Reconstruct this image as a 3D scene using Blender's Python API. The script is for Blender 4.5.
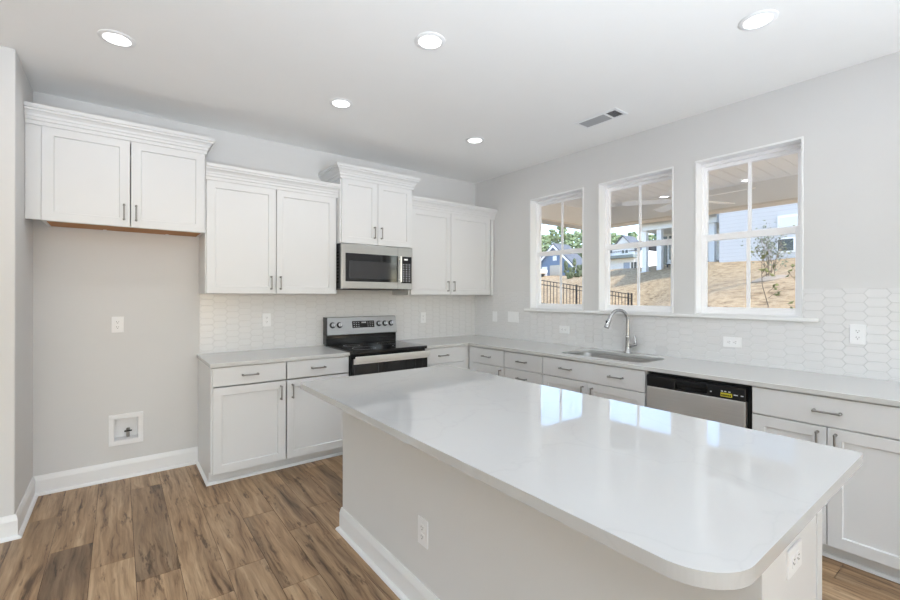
import bpy, bmesh, math, random
import numpy as np
from mathutils import Vector, Matrix

for o in list(bpy.data.objects):
    bpy.data.objects.remove(o)
S = bpy.context.scene
COL = S.collection
R = math.radians

# ------------------------------------------------------------------ camera
cam = bpy.data.cameras.new('camera')
cam.sensor_width = 36.0
cam.lens = 433.06 / 900 * 36
cam.shift_y = -4.22 / 900
cam.clip_start = 0.05
cam.clip_end = 400
cam_ob = bpy.data.objects.new('camera', cam)
COL.objects.link(cam_ob)
cam_ob.matrix_world = (Matrix.Translation((-3.5225, -4.0882, 1.3749)) @ Matrix.Rotation(-0.6533, 4, 'Z')
                       @ Matrix.Rotation(R(90), 4, 'X') @ Matrix.Rotation(0.0017, 4, 'Z'))
S.camera = cam_ob

# ------------------------------------------------------------------ sky, sun, daylight, exposure
world = bpy.data.worlds.new('sky')
S.world = world
world.use_nodes = True
wn = world.node_tree
wn.nodes.clear()
sky = wn.nodes.new('ShaderNodeTexSky')
sky.sky_type = 'NISHITA'
sky.sun_disc = False
sky.sun_elevation = R(42)
sky.sun_rotation = R(180)
sky.air_density = 1.0
sky.dust_density = 1.0
bg = wn.nodes.new('ShaderNodeBackground')
bg.inputs['Strength'].default_value = 0.6
wo = wn.nodes.new('ShaderNodeOutputWorld')
wn.links.new(sky.outputs[0], bg.inputs[0])
wn.links.new(bg.outputs[0], wo.inputs[0])

sun = bpy.data.lights.new('sun', 'SUN')
sun.energy = 4.6
sun.angle = R(1.5)
sun.color = (1.0, 0.97, 0.93)
sun_ob = bpy.data.objects.new('sun', sun)
COL.objects.link(sun_ob)
sun_ob.rotation_euler = Vector((0.12, 0.66, -0.74)).to_track_quat('-Z', 'Y').to_euler()


def area(name, loc, direction, sx, sy, energy, color=(1, 1, 1)):
    l = bpy.data.lights.new(name, 'AREA')
    l.shape = 'RECTANGLE'
    l.size, l.size_y = sx, sy
    l.energy = energy
    l.color = color
    o = bpy.data.objects.new(name, l)
    COL.objects.link(o)
    o.location = loc
    o.rotation_euler = Vector(direction).to_track_quat('-Z', 'Y').to_euler()
    return o


# daylight through the openings of the living room behind the camera
REAR_Y, FAR_X = -9.0, -9.0
REAR_W, SIDE_W = 10, 12
DAY = (0.80, 0.90, 1.0)
for i, x in enumerate((-7.4, -4.7, -2.0)):
    area('rear_daylight', (x, REAR_Y - .02, 1.3), (0, 1, 0), 2.2, 2.3, REAR_W, DAY)
for i, y in enumerate((-3.0, -6.4)):
    area('side_daylight', (FAR_X - .02, y, 1.3), (1, 0, 0), 2.2, 2.3, SIDE_W, DAY)
# added area light behind the camera brightens the ceiling like a bounced flash
FILL_W = 142
area('ceiling_fill', (-3.4, -6.2, 1.0), (.14, .84, 1), 4.0, 1.4, FILL_W, (.80, .895, 1.0)).data.spread = R(95)
vs = S.view_settings
S.display_settings.display_device = 'sRGB'
vs.view_transform = 'Standard'
vs.look = 'None'
vs.gamma = 1
vs.use_curve_mapping = False
vs.exposure = 0.0
LAMP_W = 2.0
try:
    S.cycles.max_bounces = 16
    S.cycles.diffuse_bounces = 8
    S.cycles.glossy_bounces = 6
    S.cycles.transparent_max_bounces = 16
    S.cycles.caustics_reflective = False
    S.cycles.caustics_refractive = False
    S.cycles.sample_clamp_indirect = 6
except Exception:
    pass

# ------------------------------------------------------------------ materials


def lin(c):
    return tuple(((v / 255) / 12.92 if v / 255 <= 0.04045 else ((v / 255 + 0.055) / 1.055) ** 2.4) for v in c) + (1,)


class NT:
    def __init__(self, name):
        self.m = bpy.data.materials.new(name)
        self.m.use_nodes = True
        self.t = self.m.node_tree
        self.b = self.t.nodes['Principled BSDF']

    def n(self, kind, **kw):
        nd = self.t.nodes.new(kind)
        for k, v in kw.items():
            if k in nd.inputs:
                nd.inputs[k].default_value = v
            else:
                setattr(nd, k, v)
        return nd

    def l(self, a, b):
        self.t.links.new(a, b)

    def mix(self, fac, a, b):
        nd = self.n('ShaderNodeMix', data_type='RGBA')
        for v, i in ((fac, 0), (a, 6), (b, 7)):
            if hasattr(v, 'is_linked') or isinstance(v, bpy.types.NodeSocket):
                self.l(v, nd.inputs[i])
            else:
                nd.inputs[i].default_value = v
        return nd.outputs[2]

    def ramp(self, sock, stops):
        r = self.n('ShaderNodeValToRGB')
        e = r.color_ramp.elements
        e[0].position, e[0].color = stops[0]
        e[1].position, e[1].color = stops[-1]
        for p, c in stops[1:-1]:
            q = e.new(p)
            q.color = c
        self.l(sock, r.inputs[0])
        return r.outputs[0]

    def coord(self, scale=(1, 1, 1)):
        tc = self.n('ShaderNodeTexCoord')
        mp = self.n('ShaderNodeMapping')
        mp.inputs['Scale'].default_value = scale
        self.l(tc.outputs['Object'], mp.inputs['Vector'])
        return mp.outputs[0]

    def noise(self, vec, scale, detail=4, rough=.55):
        nd = self.n('ShaderNodeTexNoise', Scale=scale, Detail=detail, Roughness=rough)
        self.l(vec, nd.inputs['Vector'])
        return nd.outputs['Fac']

    def bump(self, sock, strength, dist=.01):
        b = self.n('ShaderNodeBump', Strength=strength, Distance=dist)
        self.l(sock, b.inputs['Height'])
        self.l(b.outputs[0], self.b.inputs['Normal'])

    def set(self, **kw):
        for k, v in kw.items():
            self.b.inputs[k.replace('_', ' ')].default_value = v
        return self


def plain(name, rgb, rough=.5, metal=0.0, var=.03, scale=6, bump=0, spec=.5, coat=0):
    t = NT(name)
    c = lin(rgb)
    v = t.coord()
    f = t.noise(v, scale)
    a = tuple(x * (1 - var) for x in c[:3]) + (1,)
    b = tuple(min(1, x * (1 + var)) for x in c[:3]) + (1,)
    t.l(t.mix(f, a, b), t.b.inputs['Base Color'])
    t.set(Roughness=rough, Metallic=metal)
    t.b.inputs['Specular IOR Level'].default_value = spec
    t.b.inputs['Coat Weight'].default_value = coat
    if bump:
        t.bump(t.noise(v, 180, 2), bump, .002)
    return t.m


M = {}
M['wall'] = plain('wall_paint', (218, 218, 218), .75, var=.01, bump=.12, spec=.3)
M['ceiling'] = plain('ceiling_paint', (247, 247, 246), .8, var=.01, bump=.1, spec=.2)
M['trim'] = plain('trim_paint', (240, 241, 242), .35, var=.008)
M['cab'] = plain('cabinet_paint', (222, 223, 224), .38, var=.008)
M['cabin'] = plain('cabinet_inside', (120, 118, 114), .6)
M['kraft'] = plain('raw_plywood', (176, 122, 66), .6, var=.15, scale=9)
M['nickel'] = plain('brushed_nickel', (156, 154, 151), .32, 1.0, var=.05)
M['chrome'] = plain('polished_steel', (186, 186, 187), .24, 1.0, var=.03)
M['black'] = plain('black_plastic', (16, 17, 20), .3)
M['dark'] = plain('dark_gap', (10, 10, 11), .7)
M['blackglass'] = plain('black_glass', (8, 9, 12), .06, spec=.6)
M['midglass'] = plain('tinted_glass', (44, 44, 46), .08, spec=.7)
M['plastic'] = plain('white_plastic', (240, 241, 243), .35, var=.006)
M['slot'] = plain('socket_slot', (96, 96, 98), .6)
M['duct'] = plain('duct_grey', (104, 104, 105), .7)
M['grey'] = plain('grey_louver', (176, 176, 178), .5)
M['vinyl'] = plain('window_vinyl', (250, 250, 252), .3, var=.006)
M['grout'] = plain('tile_grout', (202, 202, 202), .8, var=.03)
M['tile'] = plain('glazed_tile', (226, 226, 227), .2, var=.015, scale=14, spec=.5)
M['yellow'] = plain('yellow_label', (206, 194, 48), .5)
M['mark'] = plain('pale_print', (222, 226, 232), .5)
M['ctop'] = plain('grey_quartz', (204, 204, 202), .22, var=.04, scale=260)


def steel(name, axis, lo=236, hi=250):
    t = NT(name)
    sc = [300, 300, 300]
    sc[axis] = 3
    v = t.coord(tuple(sc))
    f = t.noise(v, 1.0, 3)
    t.l(t.mix(f, lin((lo, lo, lo - 1)), lin((hi, hi, hi - 1))), t.b.inputs['Base Color'])
    t.set(Metallic=1.0, Roughness=.34)
    t.b.inputs['Anisotropic'].default_value = .6
    t.bump(f, .06, .001)
    return t.m


M['steel'] = steel('brushed_steel', 0)
M['sink'] = steel('sink_steel', 0, 170, 190)
M['steel_mid'] = steel('satin_steel', 0, 160, 178)


def quartz():
    t = NT('white_quartz')
    v = t.coord()
    w = t.noise(v, 3.0, 6, .6)
    dist = t.n('ShaderNodeTexVoronoi', feature='DISTANCE_TO_EDGE', Scale=2.2)
    add = t.n('ShaderNodeVectorMath', operation='MULTIPLY_ADD')
    nz = t.n('ShaderNodeTexNoise', Scale=2.5, Detail=5)
    t.l(v, nz.inputs['Vector'])
    t.l(nz.outputs['Color'], add.inputs[0])
    add.inputs[1].default_value = (.6, .6, .6)
    t.l(v, add.inputs[2])
    t.l(add.outputs[0], dist.inputs['Vector'])
    vein = t.ramp(dist.outputs['Distance'], [(0, (.955, .955, .96, 1)), (.012, (.99, .99, .99, 1)), (.04, (1, 1, 1, 1))])
    base = t.mix(w, lin((190, 190, 189)), lin((194, 194, 193)))
    mm = t.n('ShaderNodeMix', data_type='RGBA', blend_type='MULTIPLY')
    mm.inputs[0].default_value = 1
    t.l(base, mm.inputs[6])
    t.l(vein, mm.inputs[7])
    t.l(mm.outputs[2], t.b.inputs['Base Color'])
    t.set(Roughness=.045)
    t.b.inputs['IOR'].default_value = 1.7
    return t.m


M['quartz'] = quartz()


def wood():
    t = NT('oak_plank')
    at = t.n('ShaderNodeAttribute', attribute_name='plank')
    tc = t.n('ShaderNodeTexCoord')
    sep = t.n('ShaderNodeSeparateColor')
    t.l(at.outputs['Color'], sep.inputs[0])
    off = t.n('ShaderNodeVectorMath', operation='MULTIPLY_ADD')
    t.l(at.outputs['Color'], off.inputs[0])
    off.inputs[1].default_value = (0, 37, 91)
    t.l(tc.outputs['Object'], off.inputs[2])

    def mapped(sc):
        mp = t.n('ShaderNodeMapping')
        mp.inputs['Scale'].default_value = sc
        t.l(off.outputs[0], mp.inputs['Vector'])
        return mp.outputs[0]
    warp = t.n('ShaderNodeTexNoise', Scale=2.6, Detail=3)
    t.l(mapped((3, .8, 1)), warp.inputs['Vector'])
    wv = t.n('ShaderNodeVectorMath', operation='MULTIPLY_ADD')
    t.l(warp.outputs['Color'], wv.inputs[0])
    wv.inputs[1].default_value = (.10, 0, 0)
    t.l(mapped((1, .05, 1)), wv.inputs[2])
    g1 = t.noise(wv.outputs[0], 26, 8, .62)
    g2 = t.noise(mapped((90, 3, 1)), 1.0, 4, .6)
    big = t.noise(mapped((5, .9, 1)), 1.4, 3, .5)
    kn = t.n('ShaderNodeTexNoise', Scale=1.0, Detail=5, Roughness=.7)
    t.l(mapped((24, 4.2, 1)), kn.inputs['Vector'])
    fig = t.ramp(g1, [(.33, lin((92, 68, 46))), (.42, lin((160, 129, 97))), (.55, lin((188, 157, 122))), (.72, lin((214, 185, 150)))])
    fine = t.ramp(g2, [(.34, (.70, .68, .66, 1)), (.52, (1, 1, 1, 1))])
    m1 = t.n('ShaderNodeMix', data_type='RGBA', blend_type='MULTIPLY')
    m1.inputs[0].default_value = .8
    t.l(fig, m1.inputs[6])
    t.l(fine, m1.inputs[7])
    knot = t.ramp(kn.outputs['Fac'], [(.34, (.24, .21, .19, 1)), (.385, (.68, .64, .61, 1)), (.43, (1, 1, 1, 1))])
    m2 = t.n('ShaderNodeMix', data_type='RGBA', blend_type='MULTIPLY')
    m2.inputs[0].default_value = .85
    t.l(m1.outputs[2], m2.inputs[6])
    t.l(knot, m2.inputs[7])
    # smoky grey patches, strength per plank (blue channel)
    sm = t.ramp(big, [(.42, (0, 0, 0, 1)), (.62, (1, 1, 1, 1))])
    fm = t.n('ShaderNodeMath', operation='MULTIPLY')
    t.l(sm, fm.inputs[0])
    t.l(sep.outputs[2], fm.inputs[1])
    m3 = t.n('ShaderNodeMix', data_type='RGBA', blend_type='MULTIPLY')
    t.l(fm.outputs[0], m3.inputs[0])
    t.l(m2.outputs[2], m3.inputs[6])
    m3.inputs[7].default_value = (.52, .52, .54, 1)
    # plank tone (red channel)
    tone = t.ramp(sep.outputs[0], [(0, (.66, .63, .61, 1)), (.5, (.88, .86, .84, 1)), (1, (1.0, 1.0, 1.0, 1))])
    m4 = t.n('ShaderNodeMix', data_type='RGBA', blend_type='MULTIPLY')
    m4.inputs[0].default_value = 1
    t.l(m3.outputs[2], m4.inputs[6])
    t.l(tone, m4.inputs[7])
    t.l(m4.outputs[2], t.b.inputs['Base Color'])
    t.set(Roughness=.42)
    t.bump(g2, .15, .002)
    return t.m


M['wood'] = wood()
M['seam'] = plain('plank_seam', (70, 54, 40), .8)


def glass():
    t = NT('window_glass')
    t.t.nodes.remove(t.b)
    tr = t.n('ShaderNodeBsdfTransparent')
    gl = t.n('ShaderNodeBsdfGlossy', Roughness=0.0)
    fr = t.n('ShaderNodeFresnel', IOR=1.45)
    mx = t.n('ShaderNodeMixShader')
    ge = t.n('ShaderNodeNewGeometry')
    ior = t.n('ShaderNodeMapRange')          # same reflectance on the way in and on the way out of the thin pane
    ior.inputs['To Min'].default_value = 1.45
    ior.inputs['To Max'].default_value = 1 / 1.45
    t.l(ge.outputs['Backfacing'], ior.inputs['Value'])
    t.l(ior.outputs[0], fr.inputs['IOR'])
    t.l(fr.outputs[0], mx.inputs[0])
    t.l(tr.outputs[0], mx.inputs[1])
    t.l(gl.outputs[0], mx.inputs[2])
    t.l(mx.outputs[0], t.t.nodes['Material Output'].inputs[0])
    return t.m


M['glass'] = glass()


def emit(name, rgb, e):
    t = NT(name)
    t.set(Roughness=.5)
    t.b.inputs['Base Color'].default_value = (.8, .8, .8, 1)
    t.b.inputs['Emission Color'].default_value = rgb + (1,)
    t.b.inputs['Emission Strength'].default_value = e
    return t.m


M['lens'] = emit('lamp_lens', (1, .99, .97), 3.0)
M['display'] = emit('lit_digits', (.75, .85, 1.0), .12)


def straw():
    t = NT('straw_ground')
    v = t.coord()
    big = t.noise(v, .5, 5, .6)
    st = t.noise(t.coord((1.0, .7, 3)), 5.0, 9, .8)
    base = t.mix(big, lin((160, 138, 106)), lin((190, 168, 134)))
    mm = t.n('ShaderNodeMix', data_type='RGBA', blend_type='MULTIPLY')
    mm.inputs[0].default_value = .9
    t.l(base, mm.inputs[6])
    t.l(t.ramp(st, [(.40, (.34, .28, .21, 1)), (.48, (.78, .74, .68, 1)), (.55, (1, 1, 1, 1))]), mm.inputs[7])
    t.l(mm.outputs[2], t.b.inputs['Base Color'])
    t.set(Roughness=.95)
    t.bump(st, .5, .1)
    return t.m


M['straw'] = straw()


def siding(name, rgb, pitch=.16):
    t = NT(name)
    tc = t.n('ShaderNodeTexCoord')
    sp = t.n('ShaderNodeSeparateXYZ')
    t.l(tc.outputs['Object'], sp.inputs[0])
    d = t.n('ShaderNodeMath', operation='DIVIDE')
    t.l(sp.outputs[2], d.inputs[0])
    d.inputs[1].default_value = pitch
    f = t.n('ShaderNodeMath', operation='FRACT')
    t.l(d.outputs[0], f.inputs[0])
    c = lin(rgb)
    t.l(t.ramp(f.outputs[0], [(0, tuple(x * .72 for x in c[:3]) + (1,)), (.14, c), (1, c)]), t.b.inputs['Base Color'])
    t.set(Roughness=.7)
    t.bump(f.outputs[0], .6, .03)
    return t.m


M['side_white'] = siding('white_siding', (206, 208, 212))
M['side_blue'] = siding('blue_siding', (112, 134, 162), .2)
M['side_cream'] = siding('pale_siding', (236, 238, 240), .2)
M['shingle'] = plain('grey_shingle', (92, 98, 106), .9, var=.2, scale=3)
M['shingle_green'] = plain('green_grey_shingle', (116, 128, 128), .9, var=.1, scale=3)
M['ext_white'] = plain('exterior_white', (238, 239, 240), .6)
M['soffit'] = plain('soffit_boards', (250, 244, 234), .6)
M['soffit_gap'] = plain('soffit_groove', (150, 140, 128), .8)
M['beam'] = plain('porch_beam', (240, 234, 224), .6)
M['beam_trim'] = plain('porch_beam_trim', (226, 214, 196), .6)
M['concrete'] = plain('concrete', (206, 205, 202), .9)
M['iron'] = plain('black_iron', (24, 24, 26), .5)
M['leaf'] = plain('pine_needles', (112, 130, 96), .85, var=.35, scale=1.2)
M['leaf_olive'] = plain('olive_leaves', (112, 116, 70), .8, var=.3, scale=20)
M['leaf_grey'] = plain('sparse_leaves', (118, 124, 102), .8, var=.3, scale=20)
M['bark'] = plain('bark', (128, 114, 98), .9, var=.2)
M['mulch'] = plain('mulch', (150, 138, 122), .95, var=.3, scale=12)
M['shrub'] = plain('dark_shrub', (84, 94, 70), .9, var=.3, scale=4)
M['carpaint'] = plain('white_car_paint', (232, 234, 238), .25)
M['darkwin'] = plain('dark_window', (52, 58, 64), .12, spec=.7)
M['bluedoor'] = plain('blue_grey_door', (150, 164, 186), .5)
M['tan'] = plain('tan_door', (196, 190, 176), .6)
M['cushion'] = plain('dark_wicker', (48, 46, 48), .7)

# ------------------------------------------------------------------ mesh helpers


class MB:
    def __init__(self):
        self.bm = bmesh.new()

    def box(self, x0, x1, y0, y1, z0, z1, bev=0.0, mtx=None, seg=1):
        t = bmesh.new()
        bmesh.ops.create_cube(t, size=1)
        for v in t.verts:
            v.co = Vector(((x0 + x1) / 2 + v.co.x * (x1 - x0), (y0 + y1) / 2 + v.co.y * (y1 - y0), (z0 + z1) / 2 + v.co.z * (z1 - z0)))
        if bev:
            bmesh.ops.bevel(t, geom=t.edges[:], offset=bev, segments=seg, affect='EDGES', profile=.5)
        return self.add(t, mtx)

    def add(self, t, mtx=None):
        if mtx:
            bmesh.ops.transform(t, matrix=mtx, verts=t.verts)
        me = bpy.data.meshes.new('tmp')
        t.to_mesh(me)
        t.free()
        self.bm.from_mesh(me)
        bpy.data.meshes.remove(me)
        return self

    def cyl(self, p0, p1, r0, r1=None, seg=16):
        p0, p1 = Vector(p0), Vector(p1)
        d = p1 - p0
        t = bmesh.new()
        bmesh.ops.create_cone(t, cap_ends=True, segments=seg, radius1=r0, radius2=r0 if r1 is None else r1, depth=d.length)
        return self.add(t, Matrix.Translation((p0 + p1) / 2) @ d.to_track_quat('Z', 'Y').to_matrix().to_4x4())

    def sphere(self, c, r, sub=2, scale=(1, 1, 1), jit=0, rnd=None):
        t = bmesh.new()
        bmesh.ops.create_icosphere(t, subdivisions=sub, radius=r)
        for v in t.verts:
            if jit:
                v.co *= 1 + rnd.uniform(-jit, jit)
            v.co = Vector(c) + Vector((v.co.x * scale[0], v.co.y * scale[1], v.co.z * scale[2]))
        return self.add(t)

    def tube(self, pts, radii, seg=12):
        pts = [Vector(p) for p in pts]
        if not hasattr(radii, '__len__'):
            radii = [radii] * len(pts)
        rings = []
        up = None
        for i, p in enumerate(pts):
            d = (pts[min(i + 1, len(pts) - 1)] - pts[max(i - 1, 0)]).normalized()
            if up is None:
                up = d.orthogonal().normalized()
            up = (up - d * up.dot(d)).normalized()
            s = d.cross(up)
            rings.append([self.bm.verts.new(p + (up * math.cos(a) + s * math.sin(a)) * radii[i]) for a in [2 * math.pi * k / seg for k in range(seg)]])
        for a, b in zip(rings, rings[1:]):
            for k in range(seg):
                self.bm.faces.new((a[k], a[(k + 1) % seg], b[(k + 1) % seg], b[k]))
        self.bm.faces.new(rings[0][::-1])
        self.bm.faces.new(rings[-1])
        return self

    def lathe(self, c, prof, seg=32, caps=True):
        """prof: list of (r, z) from c, around Z"""
        rings = []
        for r, z in prof:
            rings.append([self.bm.verts.new((c[0] + r * math.cos(2 * math.pi * k / seg), c[1] + r * math.sin(2 * math.pi * k / seg), c[2] + z)) for k in range(seg)])
        for a, b in zip(rings, rings[1:]):
            for k in range(seg):
                self.bm.faces.new((a[k], a[(k + 1) % seg], b[(k + 1) % seg], b[k]))
        if caps:
            self.bm.faces.new(rings[0][::-1])
            self.bm.faces.new(rings[-1])
        return self

    def prism(self, poly, z0, z1, mtx=None, holes=()):
        t = bmesh.new()
        loops = []
        edges = []
        for lp in [poly] + list(holes):
            vs_ = [t.verts.new((p[0], p[1], z0)) for p in lp]
            edges += [t.edges.new((vs_[i], vs_[(i + 1) % len(vs_)])) for i in range(len(vs_))]
        bmesh.ops.triangle_fill(t, use_beauty=True, use_dissolve=False, edges=edges)
        ext = bmesh.ops.extrude_face_region(t, geom=t.faces[:])
        for v in [g for g in ext['geom'] if isinstance(g, bmesh.types.BMVert)]:
            v.co.z = z1
        bmesh.ops.recalc_face_normals(t, faces=t.faces[:])
        return self.add(t, mtx)

    def sweep(self, path, prof, z=0.0):
        """path: XY points; outward side is to the right of travel; prof: closed (out, up) polygon"""
        n = len(path)
        P = [Vector((p[0], p[1])) for p in path]
        nor = []
        for i in range(n - 1):
            d = (P[i + 1] - P[i]).normalized()
            nor.append(Vector((d.y, -d.x)))
        rings = []
        for i in range(n):
            if i == 0:
                m = nor[0]
            elif i == n - 1:
                m = nor[-1]
            else:
                m = nor[i - 1] + nor[i]
                m = m / (1 + nor[i - 1].dot(nor[i]))
            rings.append([self.bm.verts.new((P[i].x + m.x * o, P[i].y + m.y * o, z + u)) for o, u in prof])
        k = len(prof)
        for a, b in zip(rings, rings[1:]):
            for j in range(k):
                self.bm.faces.new((a[j], a[(j + 1) % k], b[(j + 1) % k], b[j]))
        self.bm.faces.new(rings[0][::-1])
        self.bm.faces.new(rings[-1])
        return self

    def build(self, name, mat, parent=None, smooth=False, fix=True):
        if fix:
            bmesh.ops.recalc_face_normals(self.bm, faces=self.bm.faces[:])
        me = bpy.data.meshes.new(name)
        self.bm.to_mesh(me)
        self.bm.free()
        me.materials.append(M[mat] if isinstance(mat, str) else mat)
        if smooth:
            for p in me.polygons:
                p.use_smooth = True
            try:
                me.set_sharp_from_angle(angle=R(40))
            except Exception:
                pass
        o = bpy.data.objects.new(name, me)
        COL.objects.link(o)
        if parent:
            o.parent = parent
        return o


def tag(o, label, cat, group=None, kind=None):
    o['label'] = label
    o['category'] = cat
    if group:
        o['group'] = group
    if kind:
        o['kind'] = kind
    return o


def struct(o):
    o['kind'] = 'structure'
    return o


def empty(name, loc=(0, 0, 0), rz=0):
    o = bpy.data.objects.new(name, None)
    COL.objects.link(o)
    o.location = loc
    o.rotation_euler = (0, 0, rz)
    o.empty_display_size = .1
    return o


def copy_tree(src, parent=None):
    c = src.copy()
    COL.objects.link(c)
    c.parent = parent
    for ch in list(src.children):
        copy_tree(ch, c)
    return c


def rrect(x0, x1, y0, y1, r, seg=6):
    """rounded rectangle; r = one radius or four (x0y0, x1y0, x1y1, x0y1)"""
    rs = r if hasattr(r, '__len__') else [r] * 4
    out = []
    for (cx, cy, a0), q in zip(((x0, y0, 180), (x1, y0, 270), (x1, y1, 0), (x0, y1, 90)), rs):
        ox = cx + q if cx == x0 else cx - q
        oy = cy + q if cy == y0 else cy - q
        for k in range(seg + 1):
            a = R(a0 + 90 * k / seg)
            out.append((ox + q * math.cos(a), oy + q * math.sin(a)))
    return out


# ------------------------------------------------------------------ measured dimensions
HC = 2.769          # ceiling
LX = -3.9876        # left return wall
WY = -0.6418        # wall in front of it
CT = 0.8907         # worktop height
ZT = 1.4244         # top of the tiles
WIN = [(-0.903, -1.580), (-1.742, -2.424), (-2.586, -3.251)]
WZ0, WZ1 = 1.235, 2.412
WALLT = .165

# ------------------------------------------------------------------ floor
XS0, PW = -3.814, 0.1805
rnd = random.Random(11)
fb = bmesh.new()
lay = fb.loops.layers.float_color.new('plank')
known = {  # seen planks: joints along y (from the back wall) and tone / smoke of each plank
    -1: ([-0.47], [(.55, .2), (.6, .35)]),
    0: ([-0.97], [(.55, .35), (.22, .9)]),
    1: ([-1.27], [(.5, .35), (.95, .1)]),
    2: ([-0.30, -1.53], [(.7, .1), (.25, .85), (.9, .2)]),
    3: ([-1.875], [(.78, .3), (.95, .1)]),
    4: ([-0.90], [(.75, .1), (.5, .2)]),
    5: ([-1.2], [(.5, .3), (.72, .7)]),
    6: ([-1.51], [(.55, .75), (.45, .55)]),
    7: ([-1.30, -1.765], [(.4, .5), (.7, .2), (.6, .4)]),
}
for k in range(-30, 22):
    xa, xb = XS0 + k * PW, XS0 + (k + 1) * PW
    if xa > 0 or xb < FAR_X:
        continue
    xb = min(xb, 0)
    xa = max(xa, FAR_X)
    joints, tones = known.get(k, ([], []))
    y = joints[-1] if joints else -rnd.uniform(.1, 1.2)
    js = list(joints) or [y]
    while y > REAR_Y:
        y -= rnd.choice((1.22, 1.22, .8, 1.0))
        js.append(y)
    ys = [0] + [max(j, REAR_Y) for j in js]
    for i in range(len(ys) - 1):
        if ys[i] - ys[i + 1] < .01:
            continue
        tone, smoke = tones[i] if i < len(tones) else (rnd.choice((.3, .5, .6, .75, .9)), rnd.uniform(0, .8))
        g = .0011
        t0 = [fb.verts.new(c) for c in ((xa + g, ys[i + 1] + g, 0), (xb - g, ys[i + 1] + g, 0), (xb - g, ys[i] - g, 0), (xa + g, ys[i] - g, 0))]
        t1 = [fb.verts.new((v.co.x, v.co.y, -.004)) for v in t0]
        fs = [fb.faces.new(t0)] + [fb.faces.new((t1[j], t1[(j + 1) % 4], t0[(j + 1) % 4], t0[j])) for j in range(4)]
        idr = rnd.random()
        for f in fs:
            for lp in f.loops:
                lp[lay] = (tone, idr, smoke, 1)
me = bpy.data.meshes.new('floor')
fb.to_mesh(me)
fb.free()
me.materials.append(M['wood'])
fl = bpy.data.objects.new('floor', me)
COL.objects.link(fl)
struct(fl)
sub = MB().box(FAR_X, 0, REAR_Y, 0, -.1, -.0035).build('subfloor', 'seam', fl)

# ------------------------------------------------------------------ room shell
struct(MB().box(FAR_X - 4.2, WALLT, REAR_Y - 4.2, .12, HC, HC + .15).build('ceiling', 'ceiling'))  # added overhang beyond the rear and far walls blocks sun from their openings
w = MB()     # back wall with the hole of the water box
bx0, bx1, bz0, bz1 = -3.548, -3.402, .287, .447
w.box(LX - .12, WALLT, 0, .02, -.1, bz0)
w.box(LX - .12, WALLT, 0, .02, bz1, HC)
w.box(LX - .12, bx0, 0, .02, bz0, bz1)
w.box(bx1, WALLT, 0, .02, bz0, bz1)
w.box(LX - .12, WALLT, .10, .12, -.1, HC)
struct(w.build('wall_back', 'wall'))
w = MB()     # right wall with three window openings
w.box(0, WALLT, REAR_Y, 0, -.1, WZ0)
w.box(0, WALLT, REAR_Y, 0, WZ1, HC)
ys = [0] + [v for a, b in WIN for v in (a, b)] + [REAR_Y]
for i in range(0, len(ys), 2):
    w.box(0, WALLT, ys[i + 1], ys[i], WZ0, WZ1)
struct(w.build('wall_right', 'wall'))
struct(MB().box(FAR_X, LX, WY, .12, -.1, HC, .006, seg=2).build('wall_left', 'wall'))
w = MB()
w.box(FAR_X - .2, WALLT, REAR_Y - .2, REAR_Y, -.1, .12)
w.box(FAR_X - .2, WALLT, REAR_Y - .2, REAR_Y, 2.47, HC)
for a, b in ((-9.2, -8.5), (-6.3, -5.8), (-3.6, -3.1), (-.9, WALLT)):
    w.box(a, b, REAR_Y - .2, REAR_Y, .12, 2.47)
struct(w.build('wall_rear', 'wall'))
w = MB()
w.box(FAR_X - .2, FAR_X, REAR_Y, .12, -.1, .12)
w.box(FAR_X - .2, FAR_X, REAR_Y, .12, 2.47, HC)
for a, b in ((REAR_Y, -7.5), (-5.3, -4.1), (-1.9, .12)):
    w.box(FAR_X - .2, FAR_X, a, b, .12, 2.47)
struct(w.build('wall_far', 'wall'))

BB = [(0, 0), (.014, 0), (.014, .1), (.010, .118), (.006, .133), (0, .133)]
SHOE = [(.0142, 0), (.031, 0), (.030, .008), (.026, .014), (.020, .018), (.0142, .019)]
bpath = [(FAR_X, WY - .0005), (LX + .0005, WY - .0005), (LX + .0005, -.0005), (-3.004, -.0005)]
struct(MB().sweep(bpath, BB).build('baseboard_left', 'trim'))
struct(MB().sweep(bpath, SHOE).build('trim_1', 'trim'))

# ------------------------------------------------------------------ backsplash
TP, TPT, TR = .0975, .020, .0535     # column pitch, point length, row pitch


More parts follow.
